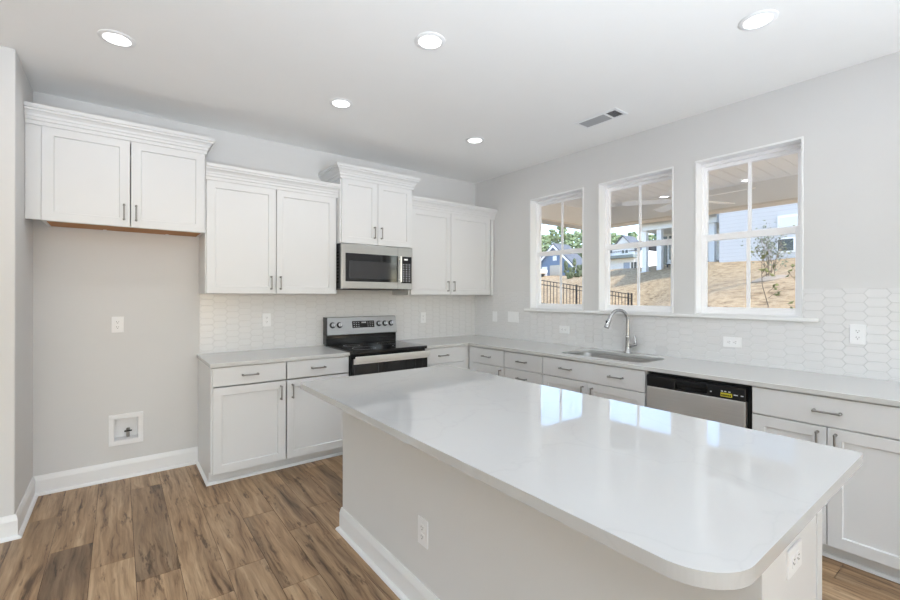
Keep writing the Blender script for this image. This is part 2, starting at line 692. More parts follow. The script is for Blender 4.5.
def tiles(rects, u0, z0, place, name, sign=1):
    """rects in (u0,u1,z0,z1); lattice origin u0,z0; place(u,z,d)->xyz"""
    b = MB()
    g = MB()
    for (ua, ub, za, zb) in rects:
        t = bmesh.new()
        ia, ib = int((ua - u0) / TP) - 3, int((ub - u0) / TP) + 3
        ja, jb = int((za - z0) / TR) - 2, int((zb - z0) / TR) + 2
        for i in range(ia, ib):
            for j in range(ja, jb):
                cu = u0 + i * TP + (TP + TPT) / 2
                cz = z0 + j * TR + (TR / 2 if i % 2 else 0)

                def hexa(ins, d):
                    T, H = (TP + TPT) / 2 - ins * 1.25, TR / 2 - ins
                    F = T - TPT * H / (TR / 2)
                    return [t.verts.new((cu + a, cz + c, d)) for a, c in ((-T, 0), (-F, -H), (F, -H), (T, 0), (F, H), (-F, H))]
                o0 = hexa(.0009, .004)
                o1 = hexa(.0009, .0062)
                o2 = hexa(.0026, .0075)
                t.faces.new(o2)
                for a, c in ((o0, o1), (o1, o2)):
                    for k in range(6):
                        t.faces.new((a[k], a[(k + 1) % 6], c[(k + 1) % 6], c[k]))
        for co, no in (((ua, 0, 0), (-1, 0, 0)), ((ub, 0, 0), (1, 0, 0)), ((0, za, 0), (0, -1, 0)), ((0, zb, 0), (0, 1, 0))):
            bmesh.ops.bisect_plane(t, geom=t.verts[:] + t.edges[:] + t.faces[:], plane_co=co, plane_no=no, clear_outer=True)
        for v in t.verts:
            v.co = Vector(place(*v.co))
        b.add(t)
        q = bmesh.new()
        for d in (.0003, .0052):
            for u, z in ((ua, za), (ub, za), (ub, zb), (ua, zb)):
                q.verts.new(place(u, z, d))
        q.verts.ensure_lookup_table()
        v = q.verts
        for f in ((0, 1, 2, 3), (4, 5, 6, 7), (0, 1, 5, 4), (1, 2, 6, 5), (2, 3, 7, 6), (3, 0, 4, 7)):
            q.faces.new([v[k] for k in f])
        g.add(q)
    gr = g.build(name, 'grout')
    struct(gr)
    b.build('tile_field', 'tile', gr, fix=True)
    return gr


tiles([(-2.994, -.009, CT + .0005, 1.3965)], -2.901, 1.343, lambda u, z, d: (u, -d, z), 'trim_2')
tiles([(-3.251 + .9, 0, 0, 0)][:0] + [(.001, .903, CT + .0005, ZT), (.903, 3.340, CT + .0005, 1.2125), (3.340, 4.45, CT + .0005, ZT), (3.255, 3.340, 1.238, ZT), (3.251, 3.255, 1.238, ZT)],
      3.441, 1.393 + TR / 2, lambda u, z, d: (-d, -u, z), 'trim_3')

# ------------------------------------------------------------------ windows
GX = .130          # upper glass
GLX = .106         # lower glass
OFL, OFR = .040, .058
ZM0, ZM1 = 1.808, 1.852   # meeting rail
for n, (ya, yb) in enumerate(WIN, 1):
    root = struct(empty('window_%d' % n, (0, ya, WZ0)))
    W_, H_ = ya - yb, WZ1 - WZ0
    T = lambda b: b

    def bx(b, x0, x1, l0, l1, z0, z1, bev=.0015):   # l measured from the left edge, z from the sill
        b.box(x0, x1, -l1, -l0, z0, z1, bev)
    j = MB()     # jamb liner
    bx(j, -.004, .163, 0, .012, .001, H_)
    bx(j, -.004, .163, W_ - .012, W_, .001, H_)
    bx(j, -.004, .163, .012, W_ - .012, H_ - .014, H_)
    bx(j, .001, .163, .012, W_ - .012, .0001, .006)
    j.build('jamb', 'trim', root)
    f = MB()     # vinyl frame
    bx(f, .086, .160, .012, .022, .006, H_ - .014)
    bx(f, .086, .160, W_ - .034, W_ - .012, .006, H_ - .014)
    bx(f, .086, .160, .022, W_ - .034, H_ - .036, H_ - .014)
    bx(f, .086, .160, .022, W_ - .034, .006, .022)
    f.build('window_frame', 'vinyl', root)
    zm0, zm1 = ZM0 - WZ0, ZM1 - WZ0
    u = MB()     # upper sash, further out
    bx(u, GX - .014, GX + .014, .022, OFL, zm0, H_ - .036)
    bx(u, GX - .014, GX + .014, W_ - OFR, W_ - .034, zm0, H_ - .036)
    bx(u, GX - .014, GX + .014, OFL, W_ - OFR, H_ - .062, H_ - .036)
    bx(u, GX - .014, GX + .014, OFL, W_ - OFR, zm0, zm1)
    us = u.build('upper_sash', 'vinyl', root)
    mid = (OFL + W_ - OFR) / 2
    b = MB()
    bx(b, GX - .006, GX + .006, mid - .0115, mid + .0115, zm1, H_ - .062)
    b.build('muntin', 'vinyl', us)
    b = MB()
    bx(b, GX - .002, GX + .002, OFL, W_ - OFR, zm1, H_ - .062, 0)
    b.build('pane', 'glass', us)
    l = MB()     # lower sash, further in
    bx(l, GLX - .016, GLX + .009, .022, OFL + .006, .022, zm1 - .004)
    bx(l, GLX - .016, GLX + .009, W_ - OFR - .006, W_ - .034, .022, zm1 - .004)
    bx(l, GLX - .016, GLX + .009, OFL + .006, W_ - OFR - .006, .022, .058)
    bx(l, GLX - .016, GLX + .009, OFL + .006, W_ - OFR - .006, zm0 - .008, zm1 - .004)
    ls = l.build('lower_sash', 'vinyl', root)
    b = MB()
    bx(b, GLX - .006, GLX + .006, mid - .0115, mid + .0115, .058, zm0 - .008)
    b.build('muntin', 'vinyl', ls)
    b = MB()
    bx(b, GLX - .002, GLX + .002, OFL + .006, W_ - OFR - .006, .058, zm0 - .008, 0)
    b.build('pane', 'glass', ls)
# one continuous stool under the three windows
st = MB()
st.box(-.032, -.0005, -3.338, -.845, 1.2135, 1.2355, .004, seg=2)
for (ya, yb) in WIN:
    st.box(-.003, .088, yb + .0125, ya - .0125, 1.2415, 1.2440)
struct(st.build('window_sill', 'trim'))

# ------------------------------------------------------------------ cabinet kit
DT = .020


def door_mesh(b, x0, x1, z0, z1, yf, fr=.057, dep=.010):
    """shaker door, front at y = yf (towards -Y), thickness DT"""
    t = bmesh.new()
    e = .0012

    def ring(ix, y):
        return [t.verts.new((x, y, z)) for x, z in ((x0 + ix, z0 + ix), (x1 - ix, z0 + ix), (x1 - ix, z1 - ix), (x0 + ix, z1 - ix))]
    rs = [ring(0, yf + DT), ring(0, yf + e), ring(e, yf), ring(fr, yf), ring(fr + .004, yf + dep)]
    t.faces.new(rs[0][::-1])
    for a, c in zip(rs, rs[1:]):
        for k in range(4):
            t.faces.new((a[k], a[(k + 1) % 4], c[(k + 1) % 4], c[k]))
    t.faces.new(rs[-1])
    b.add(t)


def handle_mesh(cx, cz, yf, vertical, L=.104):
    b = MB()
    h = L / 2
    out = .026
    for s in (-1, 1):
        p = (cx, yf, cz + s * h) if vertical else (cx + s * h, yf, cz)
        q = (p[0], yf - out, p[2])
        b.cyl(p, (p[0], yf - .004, p[2]), .0078, .0055, 12)
        b.cyl((p[0], yf - .003, p[2]), q, .0050, .0055, 12)
        b.sphere(q, .0072, 2)
    if vertical:
        b.cyl((cx, yf - out, cz - h), (cx, yf - out, cz + h), .0052, seg=12)
    else:
        b.cyl((cx - h, yf - out, cz), (cx + h, yf - out, cz), .0052, seg=12)
    return b


CROWN = [(0, -.004), (.0095, -.004), (.0095, .020), (.0175, .022), (.0175, .040), (.023, .042), (.028, .056), (.040, .070), (.0475, .074), (.0475, .086), (.056, .088), (.056, .112), (0, .112)]


def cabinet(name, label, loc, rz, w_, depth, z0, z1, doors=(), drawers=(), toe=False, group=None, open_top=False, kraft=False, ends=(0, 0)):
    """local frame: x from left to right as seen from the front, y from -depth (front) to 0 (wall)"""
    root = tag(empty(name, loc, rz), label, 'cabinet', group)
    yb = -(depth - DT)
    p = .018
    b = MB()
    zb = z0 + (.004 if kraft else 0)
    if toe:
        for x0, x1 in ((0, p), (w_ - p, w_)):
            b.box(x0, x1, yb, -.001, z0 + .1, z1)
            b.box(x0, x1, yb + .075, -.001, z0, z0 + .1)
        b.box(p, w_ - p, yb, -.001, z0 + .1, z0 + .118)
        b.box(p, w_ - p, yb, yb + p, z1 - .03, z1)
        b.box(p, w_ - p, yb, yb + p, z1 - .175, z1 - .150)
    else:
        for x0, x1 in ((0, p), (w_ - p, w_)):
            b.box(x0, x1, yb, -.001, z0, z1)
        if not kraft:
            b.box(p, w_ - p, yb, -.001, z0, z0 + p)
        b.box(p, w_ - p, yb, yb + p, z0, z0 + (.012 if kraft else .035))
        b.box(p, w_ - p, yb, -.001, z1 - p, z1)
    b.box(p, w_ - p, -.008, -.001, zb + .0205, z1 - p)
    b.build('carcass', 'cab', root)
    if toe:
        k = MB().box(p, w_ - p, yb + .075, yb + .093, z0, z0 + .1)
        k.build('toe_kick', 'cab', root)
    if kraft:
        bp_ = MB().box(p, w_ - p, yb + p, -.0085, zb, zb + .012).build('bottom_panel', 'kraft', root)
        bp_['label'] = 'bare brown plywood underside'
        for sx in (.34, .76):
            MB().cyl((w_ * sx, -.03, zb + .001), (w_ * sx, -.03, zb - .003), .011, seg=12).build('screw_cap', 'plastic', bp_)
    for (x0, x1, a, c, hx, hz) in doors:
        d = MB()
        door_mesh(d, x0, x1, a, c, -depth)
        do = d.build('door', 'cab', root)
        if hx is not None:
            handle_mesh(hx, hz, -depth, True, .098).build('handle', 'nickel', do, smooth=True)
    for (x0, x1, a, c, hxs) in drawers:
        d = MB().box(x0, x1, -depth, -depth + DT, a, c, .0015)
        do = d.build('drawer', 'cab', root)
        for hx in hxs:
            handle_mesh(hx, (a + c) / 2, -depth, False).build('handle', 'nickel', do, smooth=True)
    return root


# ---- wall cabinets on the back wall (y = 0)
G1 = 'white wall cabinets'
UD = .345
fx0, fx1 = -3.912, -3.002
fr = cabinet('wall_cabinet', 'short white two-door wall cabinet with brown underside above the empty fridge space', (fx0, 0, 0), 0,
             fx1 - fx0, UD, 1.850, 2.455,
             doors=[(.001, (fx1 - fx0) / 2 - .003, 1.850, 2.452, .459 - .040, 1.948), ((fx1 - fx0) / 2 + .003, fx1 - fx0 - .001, 1.850, 2.452, .455 + .032, 1.948)],
             group=G1, kraft=True)
MB().box(LX + .002 - fx0, -.001, -UD + .006, -UD + DT, 1.852, 2.455).build('filler_strip', 'cab', fr)
MB().sweep([(LX + .002 - fx0, -UD), (fx1 - fx0 + .002, -UD), (fx1 - fx0 + .002, -.001)], CROWN, 2.450).build('crown_molding', 'cab', fr)
ux0, ux1 = -2.9985, -1.948
u1 = cabinet('wall_cabinet', 'tall white two-door wall cabinet between the fridge space and the microwave', (ux0, 0, 0), 0,
             ux1 - ux0, UD, 1.388, 2.270,
             doors=[(.008, .5185 - .003, 1.390, 2.262, .5185 - .040, 1.480), (.5185 + .003, 1.0345, 1.390, 2.262, .5185 + .034, 1.480)], group=G1)
MB().sweep([(-.001, -UD), (ux1 - ux0 + .004, -UD)], CROWN, 2.262).build('crown_molding', 'cab', u1)
mx0, mx1 = -1.943, -1.184
mw = cabinet('wall_cabinet', 'short white two-door wall cabinet with a raised crown directly above the microwave', (mx0, 0, 0), 0,
             mx1 - mx0, .415, 1.850, 2.445,
             doors=[(.012, .371 - .002, 1.852, 2.442, .371 - .038, 1.966), (.371 + .002, mx1 - mx0 - .008, 1.852, 2.442, .371 + .036, 1.966)], group=G1)
MB().sweep([(0, -.001), (0, -.413), (mx1 - mx0, -.413), (mx1 - mx0, -.001)], CROWN, 2.436).build('crown_molding', 'cab', mw)
rx0, rx1 = -1.180, -.050
gp = -.646 - rx0
u3 = cabinet('wall_cabinet', 'tall white two-door wall cabinet in the corner right of the microwave', (rx0, 0, 0), 0,
             rx1 - rx0, UD, 1.384, 2.280,
             doors=[(.020, gp - .003, 1.386, 2.274, gp - .042, 1.478), (gp + .003, rx1 - rx0 - .020, 1.386, 2.274, gp + .040, 1.478)], group=G1)
MB().box(rx1 - rx0 + .0005, -rx0 - .0095, -UD + .002, -UD + DT, 1.384, 2.280).build('filler_strip', 'cab', u3)
MB().sweep([(.0005, -UD), (-rx0 - .0012, -UD)], CROWN, 2.272).build('crown_molding', 'cab', u3)

# ---- base cabinets
G2 = 'white base cabinets'
BD = .630
ZB = .863      # underside of the worktop
bx0, bx1 = -3.002, -1.956
bw = bx1 - bx0
bm_ = -2.4805 - bx0
cb = cabinet('base_cabinet', 'white base cabinet with two drawers over two doors left of the range', (bx0, 0, 0), 0, bw, BD, 0, ZB,
             doors=[(.012, bm_ - .005, .098, .712, bm_ - .042, .625), (bm_ + .005, bw - .006, .098, .712, bm_ + .046, .625)],
             drawers=[(.010, bm_ - .005, .722, .857, [.258]), (bm_ + .005, bw - .006, .722, .857, [.775])], toe=True, group=G2)
# shoe moulding round its foot
struct(MB().sweep([(bx0 - .0005, -.036), (bx0 - .0005, -(BD - DT - .075) - .0005), (bx1, -(BD - DT - .075) - .0005)],
                  [(0, 0), (.017, 0), (.016, .008), (.012, .014), (.006, .018), (0, .019)]).build('trim_4', 'trim'))
cx0, cx1 = -1.176, -.690
cw = cx1 - cx0
cr = cabinet('base_cabinet', 'narrow white base cabinet with one drawer and one door right of the range', (cx0, 0, 0), 0, cw, BD, 0, ZB,
        doors=[(.012, cw - .004, .098, .700, .05, .62)], drawers=[(.012, cw - .004, .708, .857, [.215])], toe=True, group=G2)


MB().box(cw + .0005, cw + .066, -BD + .008, -BD + .022, .1, ZB).build('corner_filler', 'cab', cr)


def right_cab(name, label, ys_, ye_, **kw):
    return cabinet(name, label, (0, ys_, 0), R(-90), ys_ - ye_, BD, 0, ZB, toe=True, group=G2, **kw)


w0 = 1.150 - .684
c0 = right_cab('base_cabinet', 'narrow white one-drawer one-door base cabinet in the corner under the windows', -.684, -1.149,
               doors=[(.006, w0 - .004, .098, .692, w0 - .045, .615)], drawers=[(.006, w0 - .004, .700, .852, [.225])])
MB().box(-.052, -.001, -BD + .008, -BD + .022, .1, ZB).build('corner_filler', 'cab', c0)
w1 = 1.613 - 1.151
right_cab('base_cabinet', 'white base cabinet with three stacked drawers left of the sink cabinet', -1.151, -1.612,
          drawers=[(.004, w1 - .005, .706, .852, [w1 / 2]), (.004, w1 - .005, .556, .698, [w1 / 2]), (.004, w1 - .005, .098, .548, [w1 / 2])])
w2 = 2.536 - 1.614
right_cab('base_cabinet', 'wide white sink base cabinet with a two-handled false drawer over two doors', -1.614, -2.536,
          doors=[(.004, .455 - .002, .098, .700, .455 - .042, .615), (.455 + .002, w2 - .006, .098, .700, .455 + .042, .615)],
          drawers=[(.004, w2 - .006, .708, .855, [.25, w2 - .225])])
w3 = 3.838 - 3.162
right_cab('base_cabinet', 'wide white base cabinet with one single-handled drawer over two doors right of the dishwasher', -3.162, -3.838,
          doors=[(.006, .337 - .002, .098, .700, .337 - .038, .622), (.337 + .002, w3 - .004, .098, .700, .337 + .034, .622)],
          drawers=[(.006, w3 - .004, .708, .855, [.337])])
w4 = .61
right_cab('base_cabinet', 'white base cabinet at the far right end of the window run', -3.840, -4.450,
          doors=[(.004, w4 - .004, .098, .700, .05, .622)], drawers=[(.004, w4 - .004, .708, .855, [w4 / 2])])
struct(MB().sweep([(-.690, -.5355), (-.536, -.5355), (-.5355, -2.536)][1:] and [(-.5355, -.69), (-.5355, -2.536)],
                  [(0, 0), (.017, 0), (.016, .008), (.012, .014), (.006, .018), (0, .019)]).build('trim_5', 'trim'))
struct(MB().sweep([(-.5355, -3.162), (-.5355, -4.45)],
                  [(0, 0), (.017, 0), (.016, .008), (.012, .014), (.006, .018), (0, .019)]).build('trim_6', 'trim'))

# ---- worktops
SX0, SX1, SY0, SY1 = -.530, -.130, -2.450, -1.700


def worktop(name, poly, z0, z1, mat, label, holes=(), ease=.003):
    b = MB().prism(poly, z0, z1, holes=holes)
    o = b.build(name, mat)
    bv = o.modifiers.new('ease', 'BEVEL')
    bv.width = ease
    bv.segments = 2
    bv.limit_method = 'ANGLE'
    bv.angle_limit = R(50)
    tag(o, label, 'countertop')
    return o


worktop('countertop', [(-3.013, -.0005), (-3.013, -.6455), (-1.957, -.6455), (-1.957, -.0005)], ZB + .0002, CT, 'ctop', 'short grey quartz countertop left of the range')
worktop('countertop', [(-1.175, -.0005), (-1.175, -.6455), (-.6455, -.6455), (-.6455, -4.45), (-.0005, -4.45), (-.0005, -.0005)], ZB + .0002, CT, 'ctop',
        'long grey quartz countertop turning the corner and running under the windows', holes=[rrect(SX0, SX1, SY0, SY1, .085, 8)])
# sink bowl hangs under the cut-out
sk = empty('kitchen_sink', ((SX0 + SX1) / 2, (SY0 + SY1) / 2, ZB))
tag(sk, 'stainless undermount sink sunk in the grey countertop under the middle window', 'sink')
hx, hy = (SX1 - SX0) / 2, (SY1 - SY0) / 2
b = MB()
rings = []
for ins, z, r in ((-.010, -.0003, .09), (-.010, -.003, .09), (.003, -.003, .083), (.006, -.012, .08), (.010, -.17, .075), (.022, -.198, .07), (.05, -.207, .05)):
    rings.append([b.bm.verts.new((x, y, z)) for x, y in rrect(-hx + ins, hx - ins, -hy + ins, hy - ins, r, 8)])
for a, c in zip(rings, rings[1:]):
    for k in range(len(a)):
        b.bm.faces.new((a[k], a[(k + 1) % len(a)], c[(k + 1) % len(a)], c[k]))
b.bm.faces.new(rings[-1])
b.build('bowl', 'sink', sk, smooth=True)
MB().lathe((.03, 0, -.2065), [(.057, 0), (.057, .002), (.045, .003), (.040, .001), (.012, .0005)], 24).build('drain', 'chrome', sk, smooth=True)

# ---- faucet
FX, FY = -.062, -2.071
fc = tag(empty('kitchen_faucet', (FX, FY, CT)), 'brushed steel gooseneck pull-down faucet standing behind the sink', 'faucet')
MB().lathe((0, 0, .0002), [(.030, 0), (.030, .004), (.027, .008), (.0235, .012), (.0215, .05), (.0185, .125), (.0195, .13), (.0195, .142), (.0165, .147)], 24).build('body', 'chrome', fc, smooth=True)
a = R(20)
dx, dy = -math.cos(a), math.sin(a)
pts = []
RA = .092
for k in range(5):
    pts.append((0, 0, .146 + k * (.272 - .146) / 4))
for k in range(1, 15):
    t = math.pi * k / 14 * .90
    pts.append((dx * RA * (1 - math.cos(t)), dy * RA * (1 - math.cos(t)), .272 + RA * math.sin(t)))
MB().tube(pts, .0138, 14).build('spout', 'chrome', fc, smooth=True)
e = Vector(pts[-1])
dn = (Vector(pts[-1]) - Vector(pts[-2])).normalized()
e2 = e + dn * .088
sp = MB().tube([e, e + dn * .012, e + dn * .03, e + dn * .075, e2], [.0145, .0165, .018, .021, .0205], 16).build('spray_head', 'chrome', fc, smooth=True)
MB().tube([e2 - dn * .0005, e2 + dn * .003], [.0185, .0175], 16).build('nozzle', 'black', sp)
fq = Vector((dx, dy, 0)).lerp(Vector((0, 0, 0)), 0)
cbn = e + dn * .042 + Vector((dx, dy, 0)) * .0205
MB().box(-.004, .004, -.007, .007, -.017, .017, .003, Matrix.Translation(cbn) @ Matrix.Rotation(math.atan2(dy, dx), 4, 'Z')).build('button', 'black', sp)
lv = MB()
lv.cyl((0, -.012, .052), (0, -.070, .074), .0145, .0130, 16)
lv.sphere((0, -.071, .0745), .0134, 2)
hd = lv.build('valve', 'chrome', fc, smooth=True)
MB().tube([(0, -.068, .084), (.004, -.066, .110), (.010, -.056, .150)], [.0085, .0068, .0056], 10).build('lever', 'chrome', hd, smooth=True)

# ------------------------------------------------------------------ range
gx0, gx1 = -1.949, -1.183
rg = tag(empty('range', ((gx0 + gx1) / 2, 0, 0)), 'stainless electric range with black glass cooktop between the base cabinets', 'range')
hw = (gx1 - gx0) / 2
MB().box(-hw, hw, -.640, -.018, .09, .872, .003).build('body', 'black', rg)
MB().box(-hw + .01, hw - .01, -.60, -.05, .0, .09).build('base', 'dark', rg)
ct = MB().box(-hw - .003, hw + .003, -.672, -.078, .8725, .900, .004, seg=2).build('cooktop', 'blackglass', rg)
for (x, y, r) in ((-.19, -.50, .105), (.19, -.52, .085), (-.19, -.24, .078), (.19, -.25, .105)):
    t = MB().lathe((x, y, .9001), [(r, 0), (r, .0003), (r - .003, .0003), (r - .003, 0)], 40, caps=False)
    t.build('burner_ring', 'grey', ct)
dr = MB().box(-hw + .004, hw - .004, -.690, -.641, .205, .838, .004).build('oven_door', 'blackglass', rg)
MB().box(-hw + .004, hw - .004, -.692, -.6905, .790, .8375, .0006).build('door_trim', 'steel', dr)
for x in (-.145, .235):
    MB().box(x - .004, x + .004, -.6912, -.6895, .24, .79).build('door_rib', 'midglass', dr)
MB().box(-.31, .31, -.6915, -.6895, .33, .68, .001).build('door_window', 'midglass', dr)
hb = MB()
hb.box(-hw + .004, hw + .001, -.738, -.716, .812, .860, .006, seg=2)
for x in (-hw + .045, hw - .045):
    hb.box(x - .012, x + .012, -.718, -.6925, .816, .840, .003)
hb.build('door_handle', 'steel', dr)
MB().box(-hw + .004, hw - .004, -.685, -.641, .095, .198, .004).build('bottom_drawer', 'steel', rg)
# backguard: slanted steel control panel over a black riser
MB().box(-hw, hw, -.090, -.010, .9005, 1.002, .003).build('riser', 'blackglass', rg)
prof = [(-.100, .988), (-.112, .996), (-.078, 1.158), (-.068, 1.163), (-.014, 1.163), (-.014, 1.003), (-.0905, 1.003), (-.0905, .988)]
t = MB()
v0 = [t.bm.verts.new((-hw + .006, y, z)) for y, z in prof]
v1 = [t.bm.verts.new((hw - .001, y, z)) for y, z in prof]
for k in range(len(prof)):
    t.bm.faces.new((v0[k], v0[(k + 1) % len(prof)], v1[(k + 1) % len(prof)], v1[k]))
t.bm.faces.new(v0)
t.bm.faces.new(v1[::-1])
bgd = t.build('control_panel', 'steel_mid', rg)
MB().box(-hw - .001, -hw + .0055, -.105, -.012, .99, 1.165, .002).build('end_cap', 'black', rg)
slope = math.atan2(.034, .162)
PM = Matrix.Translation((0, -.0955, 1.076)) @ Matrix.Rotation(-slope, 4, 'X')     # panel plane: local -Y outwards


def on_panel(b, name, mat, parent, smooth=False):
    bmesh.ops.transform(b.bm, matrix=PM, verts=b.bm.verts)
    return b.build(name, mat, parent, smooth)


for x in (-.322, -.250, .176, .246, .318):
    k = MB()
    k.cyl((x, -.0005, .012), (x, -.006, .012), 0.0300, .0290, 28)
    ko = on_panel(k, 'knob', 'black', bgd, True)
    k = MB().cyl((x, -.0062, .012), (x, -.026, .012), .0215, .0195, 28)
    k.box(x - .004, x + .004, -.034, -.026, -.007, .031, .0015)
    on_panel(k, 'knob_cap', 'chrome', ko, True)
dp = on_panel(MB().box(-.118, .124, -.0030, .0005, -.022, .046, .001), 'display', 'blackglass', bgd)
k = MB()
for i in range(4):
    k.box(-.016 + i * .013, -.008 + i * .013, -.0036, -.0029, .024, .036)
on_panel(k, 'clock_digits', 'display', dp)
for i in range(9):
    if i in (3, 4, 5):
        continue
    for j in range(3):
        k = MB().box(-.104 + i * .025, -.093 + i * .025, -.0036, -.0029, -.010 + j * .019, -.006 + j * .019)
        on_panel(k, 'touch_key', 'mark', dp)

# ------------------------------------------------------------------ microwave
mo = tag(empty('microwave', ((mx0 + mx1) / 2 + .002, 0, 1.432)), 'stainless over-the-range microwave with dark glass door under the short crowned cabinet', 'microwave')
hw = .3745
MB().box(-hw, hw, -.385, -.009, .006, .4165, .003).build('body', 'black', mo)
MB().box(-hw + .06, hw - .06, -.37, -.03, .000, .0058).build('vent_panel', 'dark', mo)
k = MB()
k.box(-hw - .001, hw + .001, -.418, -.3855, .004, .4165, .006, seg=2)
fr_ = k.build('front_frame', 'steel_mid', mo)
MB().box(-hw + .036, .205, -.4205, -.4175, .072, .330, .002).build('door_glass', 'blackglass', fr_)
MB().box(-hw + .072, .182, -.4215, -.4200, .100, .262, .001).build('door_window', 'midglass', fr_)
MB().box(.2055, .2065, -.4195, -.4175, .006, .414).build('door_seam', 'dark', fr_)
kp = MB().box(.242, .362, -.4205, -.4175, .066, .327, .002).build('keypad', 'blackglass', fr_)
for i in range(3):
    for j in range(8):
        MB().box(.262 + i * .034, .276 + i * .034, -.4213, -.4203, .084 + j * .023, .092 + j * .023).build('key', 'mark', kp)
MB().box(.276, .318, -.4213, -.4203, .291, .307).build('clock_digits', 'display', kp)
k = MB()
k.tube([(.222, -.452, .075), (.222, -.452, .325)], .0095, 14)
for z in (.10, .30):
    k.cyl((.222, -.452, z), (.222, -.4175, z), .007)
k.build('door_handle', 'steel', fr_, smooth=True)
k = MB()
for j in range(10):
    k.box(-hw - .0018, -hw + .002, -.355, -.20, .06 + j * .03, .072 + j * .03)
k.build('side_vent', 'dark', mo)

# ------------------------------------------------------------------ dishwasher
dwo = tag(empty('dishwasher', (0, -2.540, 0), R(-90)), 'stainless dishwasher with black control strip under the grey countertop', 'dishwasher')
dw = .618
MB().box(.002, dw - .002, -.60, -.03, .10, .860, .002).build('tub', 'black', dwo)
MB().box(.02, dw - .02, -.56, -.08, 0, .0995).build('toe_panel', 'black', dwo)
MB().box(.008, dw - .020, -.640, -.601, .115, .7605, .004, seg=2).build('door_panel', 'steel', dwo)
k = MB()
k.box(.008, .196, -.642, -.601, .7615, .838, .003)
k.box(.390, dw - .020, -.642, -.601, .7615, .838, .003)
k.box(.196, .390, -.642, -.601, .818, .838)
k.box(.196, .390, -.642, -.601, .7615, .768)
k.box(.196, .390, -.612, -.601, .768, .818)
cp = k.build('control_strip', 'black', dwo)
MB().box(.2, .386, -.640, -.622, .800, .8175, .004).build('grip', 'black', cp)
MB().box(.468, .530, -.6428, -.6418, .774, .797, .0003).build('energy_label', 'yellow', cp)
for x, l_, z in ((.47, .011, .803), (.488, .011, .803), (.51, .011, .803), (.538, .022, .790), (.575, .014, .790), (.41, .008, .790)):
    MB().box(x, x + l_, -.6428, -.6418, z, z + .005).build('key_legend', 'mark', cp)
k = MB()
for i in range(5):
    k.box(.472 + i * .011, .480 + i * .011, -.6432, -.6427, .778, .788)
k.build('label_print', 'dark', cp)

# ------------------------------------------------------------------ island
IX0, IX1, IY0, IY1 = -2.7243, -1.6916, -3.803, -1.6600
PX0, PX1 = -2.477, -2.322
isl = tag(empty('kitchen_island', (PX0, -2.7, 0)), 'white kitchen island base with grey painted back wall on the plank floor', 'island')
T0 = Vector((PX0, -2.7, 0))
IZ = .860


def lb(x0, x1, y0, y1, z0, z1, bev=0):
    return MB().box(x0 - T0.x, x1 - T0.x, y0 - T0.y, y1 - T0.y, z0, z1, bev)


lb(PX0, PX1, -3.772, -1.690, 0, IZ).build('knee_wall', 'wall', isl)['label'] = 'grey painted long face'
lb(PX0 + .0005, PX1, -3.7735, -3.7722, 0, IZ).build('wall_end', 'cab', isl)
k = lb(PX1 + .0005, -1.800, -3.712, -3.694, 0, IZ, .001)
k.build('end_panel', 'cab', isl)
lb(-1.799, -1.745, -3.715, -3.694, .0, IZ, .001).build('corner_stile', 'cab', isl)
k = MB()
for (x0, x1, y0, y1, z0, z1) in ((PX1 + .001, -1.765, -3.693, -1.700, .1, .118), (PX1 + .001, -1.765, -1.718, -1.700, .118, IZ), (PX1 + .001, -1.840, -3.693, -1.700, 0, .1), (-1.783, -1.765, -3.693, -1.719, .83, IZ)):
    k.box(x0 - T0.x, x1 - T0.x, y0 - T0.y, y1 - T0.y, z0, z1)
k.build('carcass', 'cab', isl)
for i in range(4):
    y0 = -3.690 + i * .4965
    d = MB()
    door_mesh(d, 0, .4925, .100, .852, 0)
    bmesh.ops.transform(d.bm, matrix=Matrix.Translation((-1.745 - T0.x, y0 - T0.y, 0)) @ Matrix.Rotation(R(90), 4, 'Z'), verts=d.bm.verts)
    do = d.build('door', 'cab', isl)
    k = handle_mesh(.4525 if i % 2 == 0 else .04, .72, 0, True, .098)
    bmesh.ops.transform(k.bm, matrix=Matrix.Translation((-1.745 - T0.x, y0 - T0.y, 0)) @ Matrix.Rotation(R(90), 4, 'Z'), verts=k.bm.verts)
    k.build('handle', 'nickel', do, smooth=True)
pth = [(PX1 - T0.x, -1.6898 - T0.y), (PX0 - T0.x - .0002, -1.6898 - T0.y), (PX0 - T0.x - .0002, -3.7738 - T0.y), (PX1 - T0.x, -3.7738 - T0.y)]
MB().sweep(pth, BB).build('baseboard', 'trim', isl)
MB().sweep(pth, SHOE).build('shoe_molding', 'trim', isl)
worktop('island_countertop', rrect(IX0, IX1, IY0, IY1, (.115, .012, .012, .03), 16), IZ + .0003, CT, 'quartz', 'glossy white quartz slab with rounded corners lying on the island', ease=.004)

# ------------------------------------------------------------------ outlets and switches


